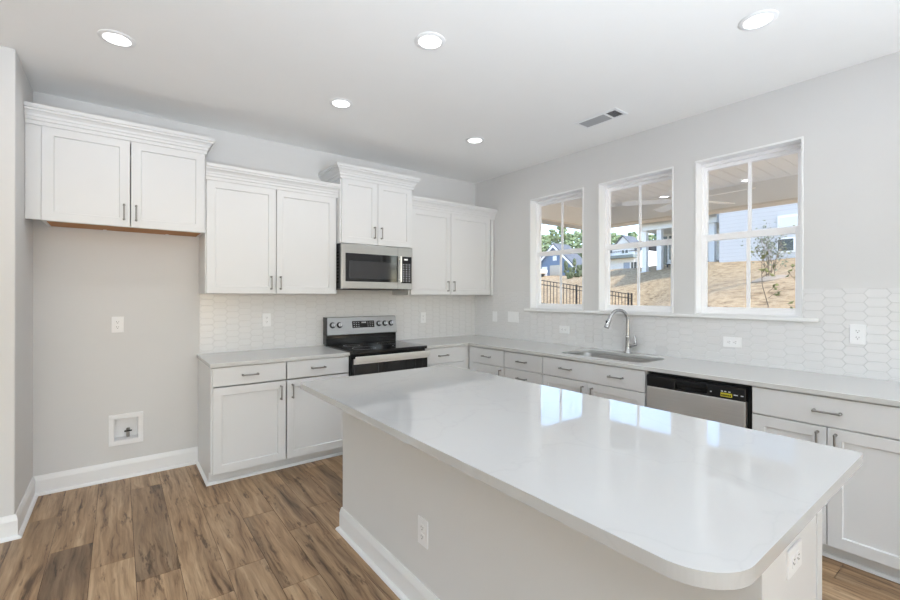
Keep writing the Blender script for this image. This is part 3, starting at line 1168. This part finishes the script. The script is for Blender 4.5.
def plate(name, label, cat, loc, rot, kind, w_=.074, h_=.118, group='white wall plates'):
    """local: x across, z up, -y outwards"""
    o = empty(name, loc)
    o.rotation_euler = rot
    tag(o, label, cat, group)
    pl = MB().box(-w_ / 2, w_ / 2, -.0065, -.0003, -h_ / 2, h_ / 2, .0022, seg=2).build('cover_plate', 'plastic', o)
    n = max(1, round(w_ / .09)) if kind != 'outlet' else 1
    if kind == 'outlet':
        for s in (-1, 1):
            r_ = MB().prism(rrect(-.0165, .0165, -.0135, .0135, .008), -.0012, .0012, Matrix.Translation((0, -.0072, s * .0195)) @ Matrix.Rotation(R(90), 4, 'X'))
            ro = r_.build('receptacle', 'plastic', o)
            k = MB()
            k.box(-.0075, -.0052, -.0090, -.0082, s * .0195 - .001, s * .0195 + .007)
            k.box(.0052, .0075, -.0090, -.0082, s * .0195 - .001, s * .0195 + .006)
            k.cyl((0, -.0082, s * .0195 - .0075), (0, -.0090, s * .0195 - .0075), .0026, seg=10)
            k.build('slots', 'slot', ro)
    else:
        for i in range(n):
            cx = (i - (n - 1) / 2) * .046
            ro = MB().box(cx - .0165, cx + .0165, -.0085, -.0064, -.0335, .0335, .001).build('rocker', 'plastic', o)
            MB().box(cx - .0155, cx + .0155, -.0100, -.0083, .002, .0325, .0012).build('paddle', 'plastic', ro)
    return o


TH = .0076
plate('wall_outlet', 'white outlet in the fridge space high on the bare left wall', 'outlet', (-3.5275, 0, 1.155), (0, 0, 0), 'outlet')
plate('wall_outlet', 'white outlet on the tiles between the left countertop and the tall left wall cabinet', 'outlet', (-2.469, -TH, 1.157), (0, 0, 0), 'outlet')
plate('wall_outlet', 'white outlet on the tiles right of the range below the corner cabinet', 'outlet', (-.785, -TH, 1.128), (0, 0, 0), 'outlet')
RW = R(-90)
plate('light_switch', 'narrow single white switch on the tiles nearest the room corner', 'switch', (-TH, -.368, 1.132), (0, 0, RW), 'switch')
plate('light_switch', 'wide double white switch on the tiles left of the window sill', 'switch', (-TH, -.667, 1.139), (0, 0, RW), 'switch', .165)
plate('wall_outlet', 'sideways white outlet under the left window', 'outlet', (-TH, -1.366, 1.042), (0, R(90), RW), 'outlet')
plate('wall_outlet', 'sideways white outlet under the right window', 'outlet', (-TH, -2.848, 1.043), (0, R(90), RW), 'outlet')
plate('wall_outlet', 'upright white outlet on the tiles right of the window sill', 'outlet', (-TH, -3.514, 1.148), (0, 0, RW), 'outlet')
plate('wall_outlet', 'white outlet low on the long grey face of the island', 'outlet', (PX0, -2.538, .358), (0, 0, RW), 'outlet')
plate('wall_outlet', 'sideways white outlet on the white end panel of the island', 'outlet', (-2.035, -3.7125, .648), (0, R(90), 0), 'outlet')

# water supply box for the fridge
wb = tag(empty('water_supply_box', (-3.475, 0, .367)), 'white recessed water supply box with a valve low on the bare wall', 'supply box')
k = MB()
k.box(-.105, .105, -.010, -.0003, .080, .116, .002)
k.box(-.105, .105, -.010, -.0003, -.116, -.080, .002)
k.box(-.105, -.073, -.010, -.0003, -.080, .080, .002)
k.box(.073, .105, -.010, -.0003, -.080, .080, .002)
k.build('cover_frame', 'plastic', wb)
k = MB()
k.box(-.0725, .0725, .085, .095, -.0795, .0795)
k.box(-.0725, -.0705, -.0002, .0848, -.0795, .0795)
k.box(.0705, .0725, -.0002, .0848, -.0795, .0795)
k.box(-.0703, .0703, -.0002, .0848, .0775, .0795)
k.box(-.0703, .0703, -.0002, .0848, -.0795, -.0775)
k.build('recess', 'plastic', wb)
k = MB()
k.cyl((.012, .055, -.077), (.012, .055, -.01), .011, seg=14)
k.cyl((.012, .055, -.036), (.012, .02, -.036), .009, seg=14)
vo = k.build('valve', 'nickel', wb, smooth=True)
MB().box(-.012, .036, .012, .020, -.028, -.018, .002).build('valve_handle', 'dark', vo)

# ------------------------------------------------------------------ ceiling lights and vent
lights = [(-3.531, -1.120, 'recessed ceiling light above the fridge space at the left'),
          (-2.245, -1.118, 'recessed ceiling light in front of the microwave'),
          (-2.171, -2.138, 'recessed ceiling light over the middle of the island'),
          (-.991, -1.146, 'recessed ceiling light nearest the room corner'),
          (-.962, -3.296, 'recessed ceiling light at the right over the window counter'),
          (-2.2, -3.9, 'recessed ceiling light over the near end of the island'),
          (-3.53, -3.3, 'recessed ceiling light over the open floor')]
proto = None
for (x, y, lab) in lights:
    if proto is None:
        r0 = empty('recessed_light', (x, y, HC))
        MB().lathe((0, 0, 0), [(.084, -.0003), (.084, -.003), (.078, -.006), (.063, -.0075), (.061, -.004), (.061, -.0003)], 40).build('trim_ring', 'trim', r0, smooth=True)
        MB().lathe((0, 0, 0), [(.0605, -.0005), (.0605, -.0040), (.02, -.0048)], 40).build('lens', 'lens', r0)
        proto = r0
    else:
        r0 = copy_tree(proto)
        r0.location = (x, y, HC)
    tag(r0, lab, 'ceiling light', 'recessed ceiling lights')
    ld = bpy.data.lights.new('recessed_lamp', 'AREA')
    ld.shape = 'DISK'
    ld.size = .12
    ld.energy = LAMP_W
    ld.color = (.90, .95, 1.0)
    lo = bpy.data.objects.new('recessed_lamp', ld)
    COL.objects.link(lo)
    lo.location = (x, y, HC - .012)

vt = tag(empty('ceiling_vent', (-.520, -2.085, HC)), 'white ceiling vent with grey louvers near the window wall', 'vent')
k = MB()
x0, x1, y0, y1 = -.085, .085, -.205, .165
k.box(x0, x0 + .026, y0, y1, -.006, -.0003, .0015)
k.box(x1 - .026, x1, y0, y1, -.006, -.0003, .0015)
k.box(x0 + .026, x1 - .026, y0, y0 + .026, -.006, -.0003, .0015)
k.box(x0 + .026, x1 - .026, y1 - .026, y1, -.006, -.0003, .0015)
k.box(x0 + .026, x1 - .026, -.1, -.085, -.006, -.0003)
k.build('frame', 'trim', vt)
MB().box(x0 + .024, x1 - .024, y0 + .024, y1 - .024, -.0012, -.0003).build('duct', 'duct', vt)
k = MB()
for i in range(9):
    x = x0 + .031 + i * .0135
    k.box(-.006, .006, y1 - .028 - .2215 + .001, y1 - .0265, -.0005, .0005, 0, Matrix.Translation((x, 0, -.0045)) @ Matrix.Rotation(R(28), 4, 'Y'))
k.build('louver', 'grey', vt)
k = MB()
for i in range(5):
    y = y0 + .034 + i * .0145
    k.box(x0 + .0265, x1 - .0265, -.005, .005, -.0005, .0005, 0, Matrix.Translation((0, y, -.0045)) @ Matrix.Rotation(R(40), 4, 'X'))
k.build('louver', 'grey', vt)

# ================================================================== outside
PZ = 2.85          # porch ceiling
PBX, PBY = 3.0, .36
k = MB()
n = 48
for i in range(n):
    yA = PBY - i * .147
    k.box(WALLT + .002, PBX, yA - .140, yA, PZ, PZ + .012)
pc = struct(k.build('porch_ceiling', 'soffit'))
MB().box(WALLT, PBX + .3, PBY - n * .147, PBY + .3, PZ + .0125, PZ + .12).build('backing', 'soffit_gap', pc)
k = MB()
k.box(PBX, PBX + .24, -6.7, PBY + .24, 2.572, PZ + .012)
k.box(WALLT + .002, PBX, PBY, PBY + .24, 2.572, PZ + .012)
bmo = struct(k.build('porch_beam', 'beam'))
k = MB()
k.box(PBX - .012, PBX + .252, -6.7, PBY + .252, 2.550, 2.5715)
k.box(WALLT + .002, PBX - .012, PBY - .012, PBY + .252, 2.550, 2.5715)
k.build('beam_trim', 'beam_trim', bmo)
struct(MB().box(PBX + .02, PBX + .20, PBY + .02, PBY + .20, -.1, 2.549).build('porch_column', 'ext_white'))
struct(MB().box(WALLT + .002, 3.3, -6.7, .7, -.25, -.1).build('patio', 'concrete'))
# ceiling fan of the porch
fan = tag(empty('ceiling_fan', (1.5, -1.85, PZ)), 'pale paddle ceiling fan under the porch roof outside', 'fan')
MB().lathe((0, 0, -.0003), [(.07, 0), (.065, -.03), (.02, -.05)], 20).build('canopy', 'ext_white', fan, smooth=True)
MB().cyl((0, 0, -.04), (0, 0, -.30), .012).build('downrod', 'ext_white', fan)
MB().lathe((0, 0, -.46), [(.05, 0), (.11, .02), (.115, .10), (.06, .16), (.03, .18)], 24).build('motor', 'ext_white', fan, smooth=True)
for i in range(5):
    a = R(268 + 72 * i)
    mt = Matrix.Rotation(a, 4, 'Z') @ Matrix.Rotation(R(10), 4, 'X')
    k = MB().prism([(.10, -.03), (.20, -.06), (.62, -.075), (.66, -.05), (.66, .05), (.62, .075), (.20, .06), (.10, .03)], -.004, .004,
                   Matrix.Translation((0, 0, -.40)) @ mt)
    k.build('blade', 'soffit', fan)

# terrain from control points
CP = [(3.3, -8, -.1), (3.3, -3, -.1), (3.3, 0, -.1), (3.3, 4, -.1), (3.3, 9, -.2), (5.2, -6, .85), (5.2, -3, .8), (5.2, -.5, .65), (5.2, 3, .2), (5.2, 8, 0),
      (7, -4, 1.45), (7, -1.5, 1.4), (7, .5, 1.2), (7.5, 3.5, .45), (8, 7, .5), (9, -.47, 1.80), (9, -4, 1.9), (9, 2, 1.2), (11.9, 9.2, .95), (13.6, 8.0, .62), (15.3, 6.7, .31), (12, 5.0, .6),
      (13, 2, 1.9), (13, -2, 2.4), (18, 4.5, 2.93), (18, 1.2, 2.91), (18, -4, 2.95), (18, 7.5, 2.0), (24, 13, 3.2), (24, 9, 3.38), (21, 9, 2.6), (20, 13, 2.0), (25, 18, 2.6), (16, 14, 1.2),
      (34, 28, 3.7), (34, 24, 3.45), (28, 24, 2.9), (22, 22, 2.0), (45, 35, 4.0), (60, 33.8, 5.75), (60, 55, 5.2), (60, 12, 5.6), (60, -30, 4.5), (110, 70, 7.5), (115, 20, 7.5), (90, 110, 6.5), (85, 48, 6.6), (35, -20, 3.6), (35, 5, 3.8), (20, 40, 2.5), (10, 30, 1), (5, 60, 1), (60, 70, 5), (8, -20, 1.5)]
cp = np.array(CP)
K = np.linalg.norm(cp[:, None, :2] - cp[None, :, :2], axis=2)
Aug = np.block([[K, np.ones((len(cp), 1)), cp[:, :2]], [np.ones((1, len(cp))), np.zeros((1, 3))], [cp[:, :2].T, np.zeros((2, 3))]])
sol = np.linalg.solve(Aug, np.concatenate([cp[:, 2], np.zeros(3)]))


def gz(x, y):
    d = np.sqrt((cp[:, 0] - x) ** 2 + (cp[:, 1] - y) ** 2)
    return float(d @ sol[:len(cp)] + sol[len(cp)] + sol[len(cp) + 1] * x + sol[len(cp) + 2] * y)


gxs = list(np.arange(3.3, 7.8, .45)) + list(np.arange(7.8, 10.2, .15)) + list(np.arange(10.2, 12, .45)) + list(np.arange(12, 30, 1.0)) + list(np.arange(30, 126, 5.0))
gys = list(np.arange(-40, -8, 4.0)) + list(np.arange(-8, -1.8, .6)) + list(np.arange(-1.7, .8, .15)) + list(np.arange(.9, 16, .6)) + list(np.arange(16, 34, 1.5)) + list(np.arange(34, 125, 5.0))
gb = bmesh.new()
rn = random.Random(5)
grid = [[gb.verts.new((x, y, gz(x, y) + (rn.uniform(-.03, .03) if x > 4 and not (7.8 < x < 10.2 and -1.8 < y < .9) else 0))) for y in gys] for x in gxs]
for i in range(len(gxs) - 1):
    for j in range(len(gys) - 1):
        gb.faces.new((grid[i][j], grid[i + 1][j], grid[i + 1][j + 1], grid[i][j + 1]))
me = bpy.data.meshes.new('ground')
gb.to_mesh(me)
gb.free()
for p in me.polygons:
    p.use_smooth = True
me.materials.append(M['straw'])
go = bpy.data.objects.new('ground', me)
COL.objects.link(go)
struct(go)

# iron fence
A, B = Vector((11.9, 9.2)), Vector((15.3, 6.7))
A2 = A - (B - A) * .75
fe = tag(empty('iron_fence', (A2.x, A2.y, gz(A2.x, A2.y))), 'black iron picket fence on the straw slope behind the left window', 'fence')
L_ = (B - A2).length
ztop = lambda t: (2.11 if t < 0 else 2.11 + (1.46 - 2.11) * t)
nP = int(L_ / .15)
k = MB()
rl = []
for i in range(nP + 1):
    q = A2 + (B - A2) * (i / nP)
    t = (q - A).dot(B - A) / (B - A).length_squared
    zt_ = ztop(max(t, 0))
    post = i % 16 == 0 or i == nP
    r_ = .032 if post else .011
    base = gz(q.x, q.y) - .05
    rl.append((q, zt_))
    lx, ly, lz = q.x - A2.x, q.y - A2.y, -gz(A2.x, A2.y)
    if post:
        MB().box(lx - r_, lx + r_, ly - r_, ly + r_, base + lz, zt_ + .05 + lz).build('post', 'iron', fe)
    else:
        k.box(lx - r_, lx + r_, ly - r_, ly + r_, zt_ - 1.12 + lz, zt_ + lz)
k.build('pickets', 'iron', fe)
zb_ = -gz(A2.x, A2.y)
for dz in (-.01, -.20, -1.06):
    k = MB()
    k.tube([(q.x - A2.x, q.y - A2.y, z + dz + zb_) for q, z in rl], .018, 6)
    k.build('rail', 'iron', fe)

# ---- houses


def house_part(b, name, mat, root):
    return b.build(name, mat, root)


def gable(b, x0, x1, y0, y1, z0, zr, along, over=.3, th=.14):
    """two roof slopes over a rectangle, ridge along 'x' or 'y'"""
    if along == 'x':
        ym = (y0 + y1) / 2
        for ya in (y0 - over, y1 + over):
            sl = (zr - z0) / (ym - y0)
            zl = z0 - over * sl
            pts = [(x0 - over, ya, zl), (x1 + over, ya, zl), (x1 + over, ym, zr), (x0 - over, ym, zr)]
            vs0 = [b.bm.verts.new(p) for p in pts]
            vs1 = [b.bm.verts.new((p[0], p[1], p[2] + th)) for p in pts]
            b.bm.faces.new(vs0)
            b.bm.faces.new(vs1)
            for q in range(4):
                b.bm.faces.new((vs0[q], vs0[(q + 1) % 4], vs1[(q + 1) % 4], vs1[q]))
    else:
        xm = (x0 + x1) / 2
        for xa in (x0 - over, x1 + over):
            sl = (zr - z0) / (xm - x0)
            zl = z0 - over * sl
            pts = [(xa, y0 - over, zl), (xa, y1 + over, zl), (xm, y1 + over, zr), (xm, y0 - over, zr)]
            vs0 = [b.bm.verts.new(p) for p in pts]
            vs1 = [b.bm.verts.new((p[0], p[1], p[2] + th)) for p in pts]
            b.bm.faces.new(vs0)
            b.bm.faces.new(vs1)
            for q in range(4):
                b.bm.faces.new((vs0[q], vs0[(q + 1) % 4], vs1[(q + 1) % 4], vs1[q]))


def gable_wall(b, x, y0, y1, z0, z1, zr, th=.1):
    b.prism([(y0, z0), (y1, z0), (y1, z1), ((y0 + y1) / 2, zr), (y0, z1)], 0, th, Matrix(((0, 0, 1, x), (1, 0, 0, 0), (0, 1, 0, 0), (0, 0, 0, 1))))


# big pale house filling the right window (front wall faces us at x = 18)
h = tag(empty('pale_house', (18, 0, 2.8)), 'pale grey-white sided house filling the view of the right window', 'house')
k = MB()
k.box(0, .2, -14, 4.05, -1.2, 5.2)
k.box(.2, 9, 3.85, 4.05, -1.2, 5.2)
k.build('wall', 'side_white', h)
k = MB()
gable(k, 0, 9, -14, 4.05, 5.2, 8.2, 'y', .35)
k.build('roof', 'shingle', h)
for (ya, yb, za, zb_, split) in ((.75, 1.84, .42, .90, 'darkwin'), (-.2, 1.86, 1.10, 1.86, 'darkwin')):
    if za > 1:
        f = MB()
        f.box(-.05, -.003, ya, yb, za, zb_)
        fo = f.build('window', 'ext_white', h)
        MB().box(-.06, -.051, ya + .08, yb - .08, za + .08, zb_ - .08).build('pane', plain('pale_blind', (214, 218, 220), .3), fo)
    else:
        f = MB().box(-.05, -.003, ya - .08, yb + .03, za - .06, zb_ + .06)
        fo = f.build('window', 'ext_white', h)
        MB().box(-.06, -.051, 1.33, yb, za, zb_).build('pane', 'darkwin', fo)
        MB().box(-.06, -.051, ya, 1.22, za, zb_).build('pane', 'darkwin', fo)

# house with the covered porch seen through the middle window, its corner at the left of the right window
h = tag(empty('porch_house', (22, 8, 3.1)), 'white house with a columned porch seen through the middle window', 'house')
k = MB()
k.box(2.4, 2.6, -2.2, 1.9, -.6, 2.249)
k.box(2.6, 6, -2.2, -2.0, -.6, 2.249)
k.build('wall', 'side_cream', h)
k = MB()
k.box(-.1, 6, -2.35, 2.0, 2.25, 2.75)
k.build('porch_fascia', 'ext_white', h)
k = MB()
gable(k, -.3, 6, -2.2, 1.9, 2.76, 4.3, 'y', .3)
k.build('roof', 'shingle', h)
for y in (-2.06, .82, 1.74):
    MB().box(0, .28, y - .14, y + .14, -.6, 2.249).build('column', 'ext_white', h)
MB().box(2.34, 2.397, .55, 1.35, .6, 2.1).build('window', 'darkwin', h)
MB().box(2.34, 2.397, 1.5, 1.85, .0, 2.1).build('door', 'darkwin', h)
MB().box(-.05, 2.39, -2.3, 1.95, -.95, -.22).build('porch_floor', 'concrete', h)
for i, (dx_, dy_) in enumerate(((.9, .35), (.9, -.55))):
    c = empty('patio_chair', (22 + dx_, 8 + dy_, 3.1 - .22))
    tag(c, 'dark slatted patio chair on the porch of the white house, ' + ('left one' if i == 0 else 'right one'), 'chair', 'patio chairs on the neighbouring porch')
    MB().box(-.3, .3, -.3, .3, .36, .42).build('seat', 'cushion', c)
    MB().box(.24, .32, -.3, .3, .42, 1.05, 0, Matrix.Rotation(R(12), 4, 'Y')).build('backrest', 'cushion', c)
    for sx in (-.27, .27):
        for sy in (-.27, .27):
            MB().box(sx - .03, sx + .03, sy - .03, sy + .03, 0.001, .36).build('leg', 'cushion', c)

# white gabled house with garage at the left of the middle window
h = tag(empty('gabled_house', (60, 33.8, 5.7)), 'white house with dark gable roof and garage at the left of the middle window', 'house')
q = 1.9
k = MB()
gable_wall(k, 0, -q, q, -1, 1.7 * q, 2.7 * q)
k.box(.3, 6, -1.5 * q, 2.6 * q, -1, 1.5 * q)
k.build('wall', 'side_cream', h)
k = MB()
gable(k, 0, 3.2, -q, q, 1.7 * q, 2.75 * q, 'x', .25)
gable(k, .3, 6, -1.5 * q, 2.6 * q, 1.5 * q, 2.3 * q, 'y', .3)
k.build('roof', 'shingle', h)
MB().box(-1.2, -.002, -1.25 * q, 2.6 * q, .86 * q, 1.10 * q).build('awning', 'shingle_green', h)
wo_ = MB().box(-.06, -.003, -.5 * q, .12 * q, 1.26 * q, 1.58 * q).build('window', 'ext_white', h)
MB().box(-.07, -.061, -.46 * q, -.22 * q, 1.29 * q, 1.55 * q).build('pane', 'darkwin', wo_)
MB().box(-.07, -.061, -.16 * q, .08 * q, 1.29 * q, 1.55 * q).build('pane', 'darkwin', wo_)
MB().box(-.05, -.003, .0, 1.4 * q, -.1 * q, .38 * q).build('garage_door', 'ext_white', h)
MB().box(-.05, -.003, -.62 * q, -.08 * q, -.1 * q, .5 * q).build('door', 'bluedoor', h)
MB().box(-.05, -.003, -1.2 * q, -1.0 * q, -.1 * q, .5 * q).build('window', 'darkwin', h)
MB().box(-.05, -.003, -.92 * q, -.75 * q, -.1 * q, .5 * q).build('window', 'darkwin', h)

# blue house in the left window
h = tag(empty('blue_house', (34, 26, 3.5)), 'blue sided gable house in the left window with white garage door', 'house')
k = MB()
gable_wall(k, 0, -2.35, 2.9, -1, 1.1, 3.45)
k.box(.1, 2, -2.35, -2.25, -1, 1.1)
k.box(.1, 2, 2.8, 2.9, -1, 1.1)
k.box(1.9, 2, -2.25, 2.8, -1, 1.1)
k.build('wall', 'side_blue', h)
k = MB()
gable(k, 0, 2, -2.35, 2.9, 1.1, 3.45, 'x', .35)
k.build('roof', 'shingle', h)
k = MB()
for s in (-1, 1):
    ym, yl = .275, (-2.35 if s < 0 else 2.9)
    k.prism([(ym, 3.42), (yl + s * .35, .76), (yl + s * .35, .50), (ym, 3.14)], -.36, -.30, Matrix(((0, 0, 1, 0), (1, 0, 0, 0), (0, 1, 0, 0), (0, 0, 0, 1))))
k.build('rake_trim', 'ext_white', h)
MB().box(-.05, -.003, -.5, .9, -.1, 1.2).build('garage_door', 'tan', h)
MB().box(-.05, -.003, 1.3, 2.0, -.1, 1.1).build('door', 'ext_white', h)
MB().box(-.05, -.003, .0, .5, 1.7, 2.2).build('window', 'ext_white', h)

# parked car
c = tag(empty('car', (31.6, 28.0, gz(31.6, 28.0))), 'white car parked before the blue house', 'car')
k = MB()
k.box(-.85, .85, -2.1, 2.1, .30, .80, .15, seg=3)
k.box(-.72, .72, -1.1, 1.0, .80, 1.30, .18, seg=3)
k.build('body', 'carpaint', c, smooth=True)
for sx in (-.8, .8):
    for sy in (-1.3, 1.3):
        MB().cyl((sx - .1, sy, .32), (sx + .1, sy, .32), .32, seg=20).build('wheel', 'black', c)

# ---- trees behind the houses


def pine(x, y, hgt, wid, seed, label, crown=.2):
    z = gz(x, y)
    r_ = random.Random(seed)
    o = tag(empty('pine_tree', (x, y, z)), label, 'tree', 'trees behind the houses')
    MB().cyl((0, 0, -.3), (0, 0, hgt * .9), .16, .06, 8).build('trunk', 'bark', o)
    k = MB()
    for i in range(100):
        t = r_.random()
        zz = hgt * (crown + (1 - crown) * t)
        rad = wid * (1 - .6 * t) * math.sqrt(r_.random())
        a_ = r_.uniform(0, 6.28)
        k.sphere((rad * math.cos(a_), rad * math.sin(a_), zz), r_.uniform(.25, .6) * wid * .62, 1, (1, 1, .7), .4, r_)
    k.build('crown', 'leaf', o)


tr = random.Random(3)
tl = []
for i in range(7):   # seen in the left window
    tl.append((64 + (i % 3) * 11, .200 + i * .0190, (26, 30, 25, 21, 29, 27, 20)[i], 'left window'))
for i, u_ in enumerate((.374, .396, .420, .458, .482, .506)):   # middle window
    tl.append((78 + (i % 2) * 14, u_, (26, 31, 28, 30, 27, 33)[i], 'middle window'))
words_l = ['first', 'second', 'third', 'fourth', 'fifth', 'sixth', 'seventh']
cl = {}
cy_, sy_ = math.cos(.6533), math.sin(.6533)
for i, (d_, u_, drop, wn_) in enumerate(tl):
    x = -3.5225 + d_ * (sy_ + u_ * cy_)
    y = -4.0882 + d_ * (cy_ - u_ * sy_)
    ztop_ = 1.375 + (295.8 - 205 - drop) / 433 * d_      # treetop height seen from the kitchen
    q = cl.get(wn_, 0)
    cl[wn_] = q + 1
    pine(x, y, ztop_ - gz(x, y), 1.25 * d_ / 66, 100 + i, 'green pine on the skyline of the %s, %s from the left' % (wn_, words_l[q]))

# dark shrubs right of the blue house
for i in range(6):
    d_, u_ = 38 - (i % 2) * 1.6, .268 + i * .0095
    x = -3.5225 + d_ * (sy_ + u_ * cy_)
    y = -4.0882 + d_ * (cy_ - u_ * sy_)
    k = MB()
    r_ = random.Random(i)
    hh = r_.uniform(.7, 1.5)
    for j in range(14):
        t = r_.random()
        k.sphere((r_.uniform(-.2, .2) * (1.1 - t), r_.uniform(-.2, .2) * (1.1 - t), hh * t), .16, 1, (1, 1, 1.2), .3, r_)
    o = k.build('shrub', 'shrub')
    o.location = (x, y, gz(x, y) + .1)
    tag(o, 'small dark evergreen shrub in the left window, %s from the blue house' % ('nearest', 'second', 'third', 'fourth', 'fifth', 'farthest')[i], 'shrub', 'evergreens beside the blue house')

# young tree on the slope in the right window
tx, ty = 9.0, -.47
tz = gz(tx, ty)
o = tag(empty('young_tree', (tx, ty, tz)), 'young thin-leaved tree in a mulch ring on the straw slope in the right window', 'tree')
k = MB()
lf = MB()
rr = random.Random(21)


def leaf(b, p, s, r_):
    d_ = Vector((r_.uniform(-1, 1), r_.uniform(-1, 1), r_.uniform(-.6, 1))).normalized()
    e_ = d_.orthogonal().normalized()
    n_ = d_.cross(e_) * .15
    p = Vector(p)
    pts = [p, p + (d_ * .5 + e_ * .28 + n_) * s, p + d_ * s, p + (d_ * .5 - e_ * .28 + n_) * s]
    b.bm.faces.new([b.bm.verts.new(q) for q in pts])


def branch(b, lfm, p0, d_, ln, r0, lev, r_, nleaf, ls):
    pts = [Vector(p0)]
    d_ = Vector(d_)
    for s in range(4):
        d_ = (d_ + Vector((r_.uniform(-.18, .18), r_.uniform(-.18, .18), r_.uniform(0, .12)))).normalized()
        pts.append(pts[-1] + d_ * ln / 4)
    b.tube(pts, [r0, r0 * .85, r0 * .7, r0 * .5, r0 * .3], 6)
    if lev:
        for s in range(4):
            q = pts[1 + s % 4]
            nd = (d_ + Vector((r_.uniform(-.9, .9), r_.uniform(-.9, .9), r_.uniform(-.1, .5)))).normalized()
            branch(b, lfm, q, nd, ln * .62, r0 * .5, lev - 1, r_, nleaf, ls)
    for q in pts[2:]:
        for s in range(nleaf):
            leaf(lfm, q + Vector((r_.uniform(-.08, .08), r_.uniform(-.08, .08), r_.uniform(-.08, .08))), ls * r_.uniform(.7, 1.3), r_)


for i in range(5):
    a_ = i * 1.257 + .4
    branch(k, lf, (0.04 * math.cos(a_), .04 * math.sin(a_), -.05), (.16 * math.cos(a_), .20 * math.sin(a_), 1), .72, .011, 2, rr, 1, .075)
k.build('stem', 'bark', o)
lf.build('foliage', 'leaf_grey', o, fix=False)
k = MB()
rg_ = []
for rad, up in ((.38, -.15), (.37, .03), (.25, .06), (.10, .075)):
    rg_.append([k.bm.verts.new((rad * math.cos(a_), rad * math.sin(a_), gz(tx + rad * math.cos(a_), ty + rad * math.sin(a_)) - tz + up)) for a_ in [2 * math.pi * q / 28 for q in range(28)]])
for a_, b_ in zip(rg_, rg_[1:]):
    for q in range(28):
        k.bm.faces.new((a_[q], a_[(q + 1) % 28], b_[(q + 1) % 28], b_[q]))
k.bm.faces.new(rg_[-1])
mo_ = k.build('mulch_ring', 'mulch', o)

# two tall leggy plants just beyond the porch
for i, (px, py, top, lab) in enumerate(((3.7, -2.00, 1.84, 'leggy young plant with light leaves close outside the right window, left of two'),
                                        (4.3, -2.13, 1.98, 'thin bare-stemmed plant close outside the right window, right of two'))):
    z = gz(px, py)
    o = tag(empty('leggy_plant', (px, py, z)), lab, 'plant', 'leggy plants outside the right window')
    k = MB()
    lf = MB()
    rr = random.Random(40 + i)
    hh = top - z
    pts = [(rr.uniform(-.02, .02) * s, (.10 if i == 0 else .02) * s / 6 - .03 + rr.uniform(-.01, .01), hh * s / 6 - .02) for s in range(7)]
    k.tube(pts, [.010, .009, .008, .007, .006, .005, .003], 6)
    for s in range(10 if i == 0 else 9):
        q = Vector(pts[2 + s % 5]) + Vector((0, 0, rr.uniform(0, .2)))
        d_ = Vector((rr.uniform(-.6, .6), rr.choice((-1, 1)) * rr.uniform(.4, 1), rr.uniform(.4, 1))).normalized()
        q2 = q + d_ * rr.uniform(.10, .24)
        k.tube([q, q2], [.004, .002], 5)
        for j in range(3):
            leaf(lf, q.lerp(q2, rr.uniform(.4, 1)), rr.uniform(.06, .11), rr)
    k.build('stem', 'bark', o)
    lf.build('foliage', 'leaf_olive', o, fix=False)
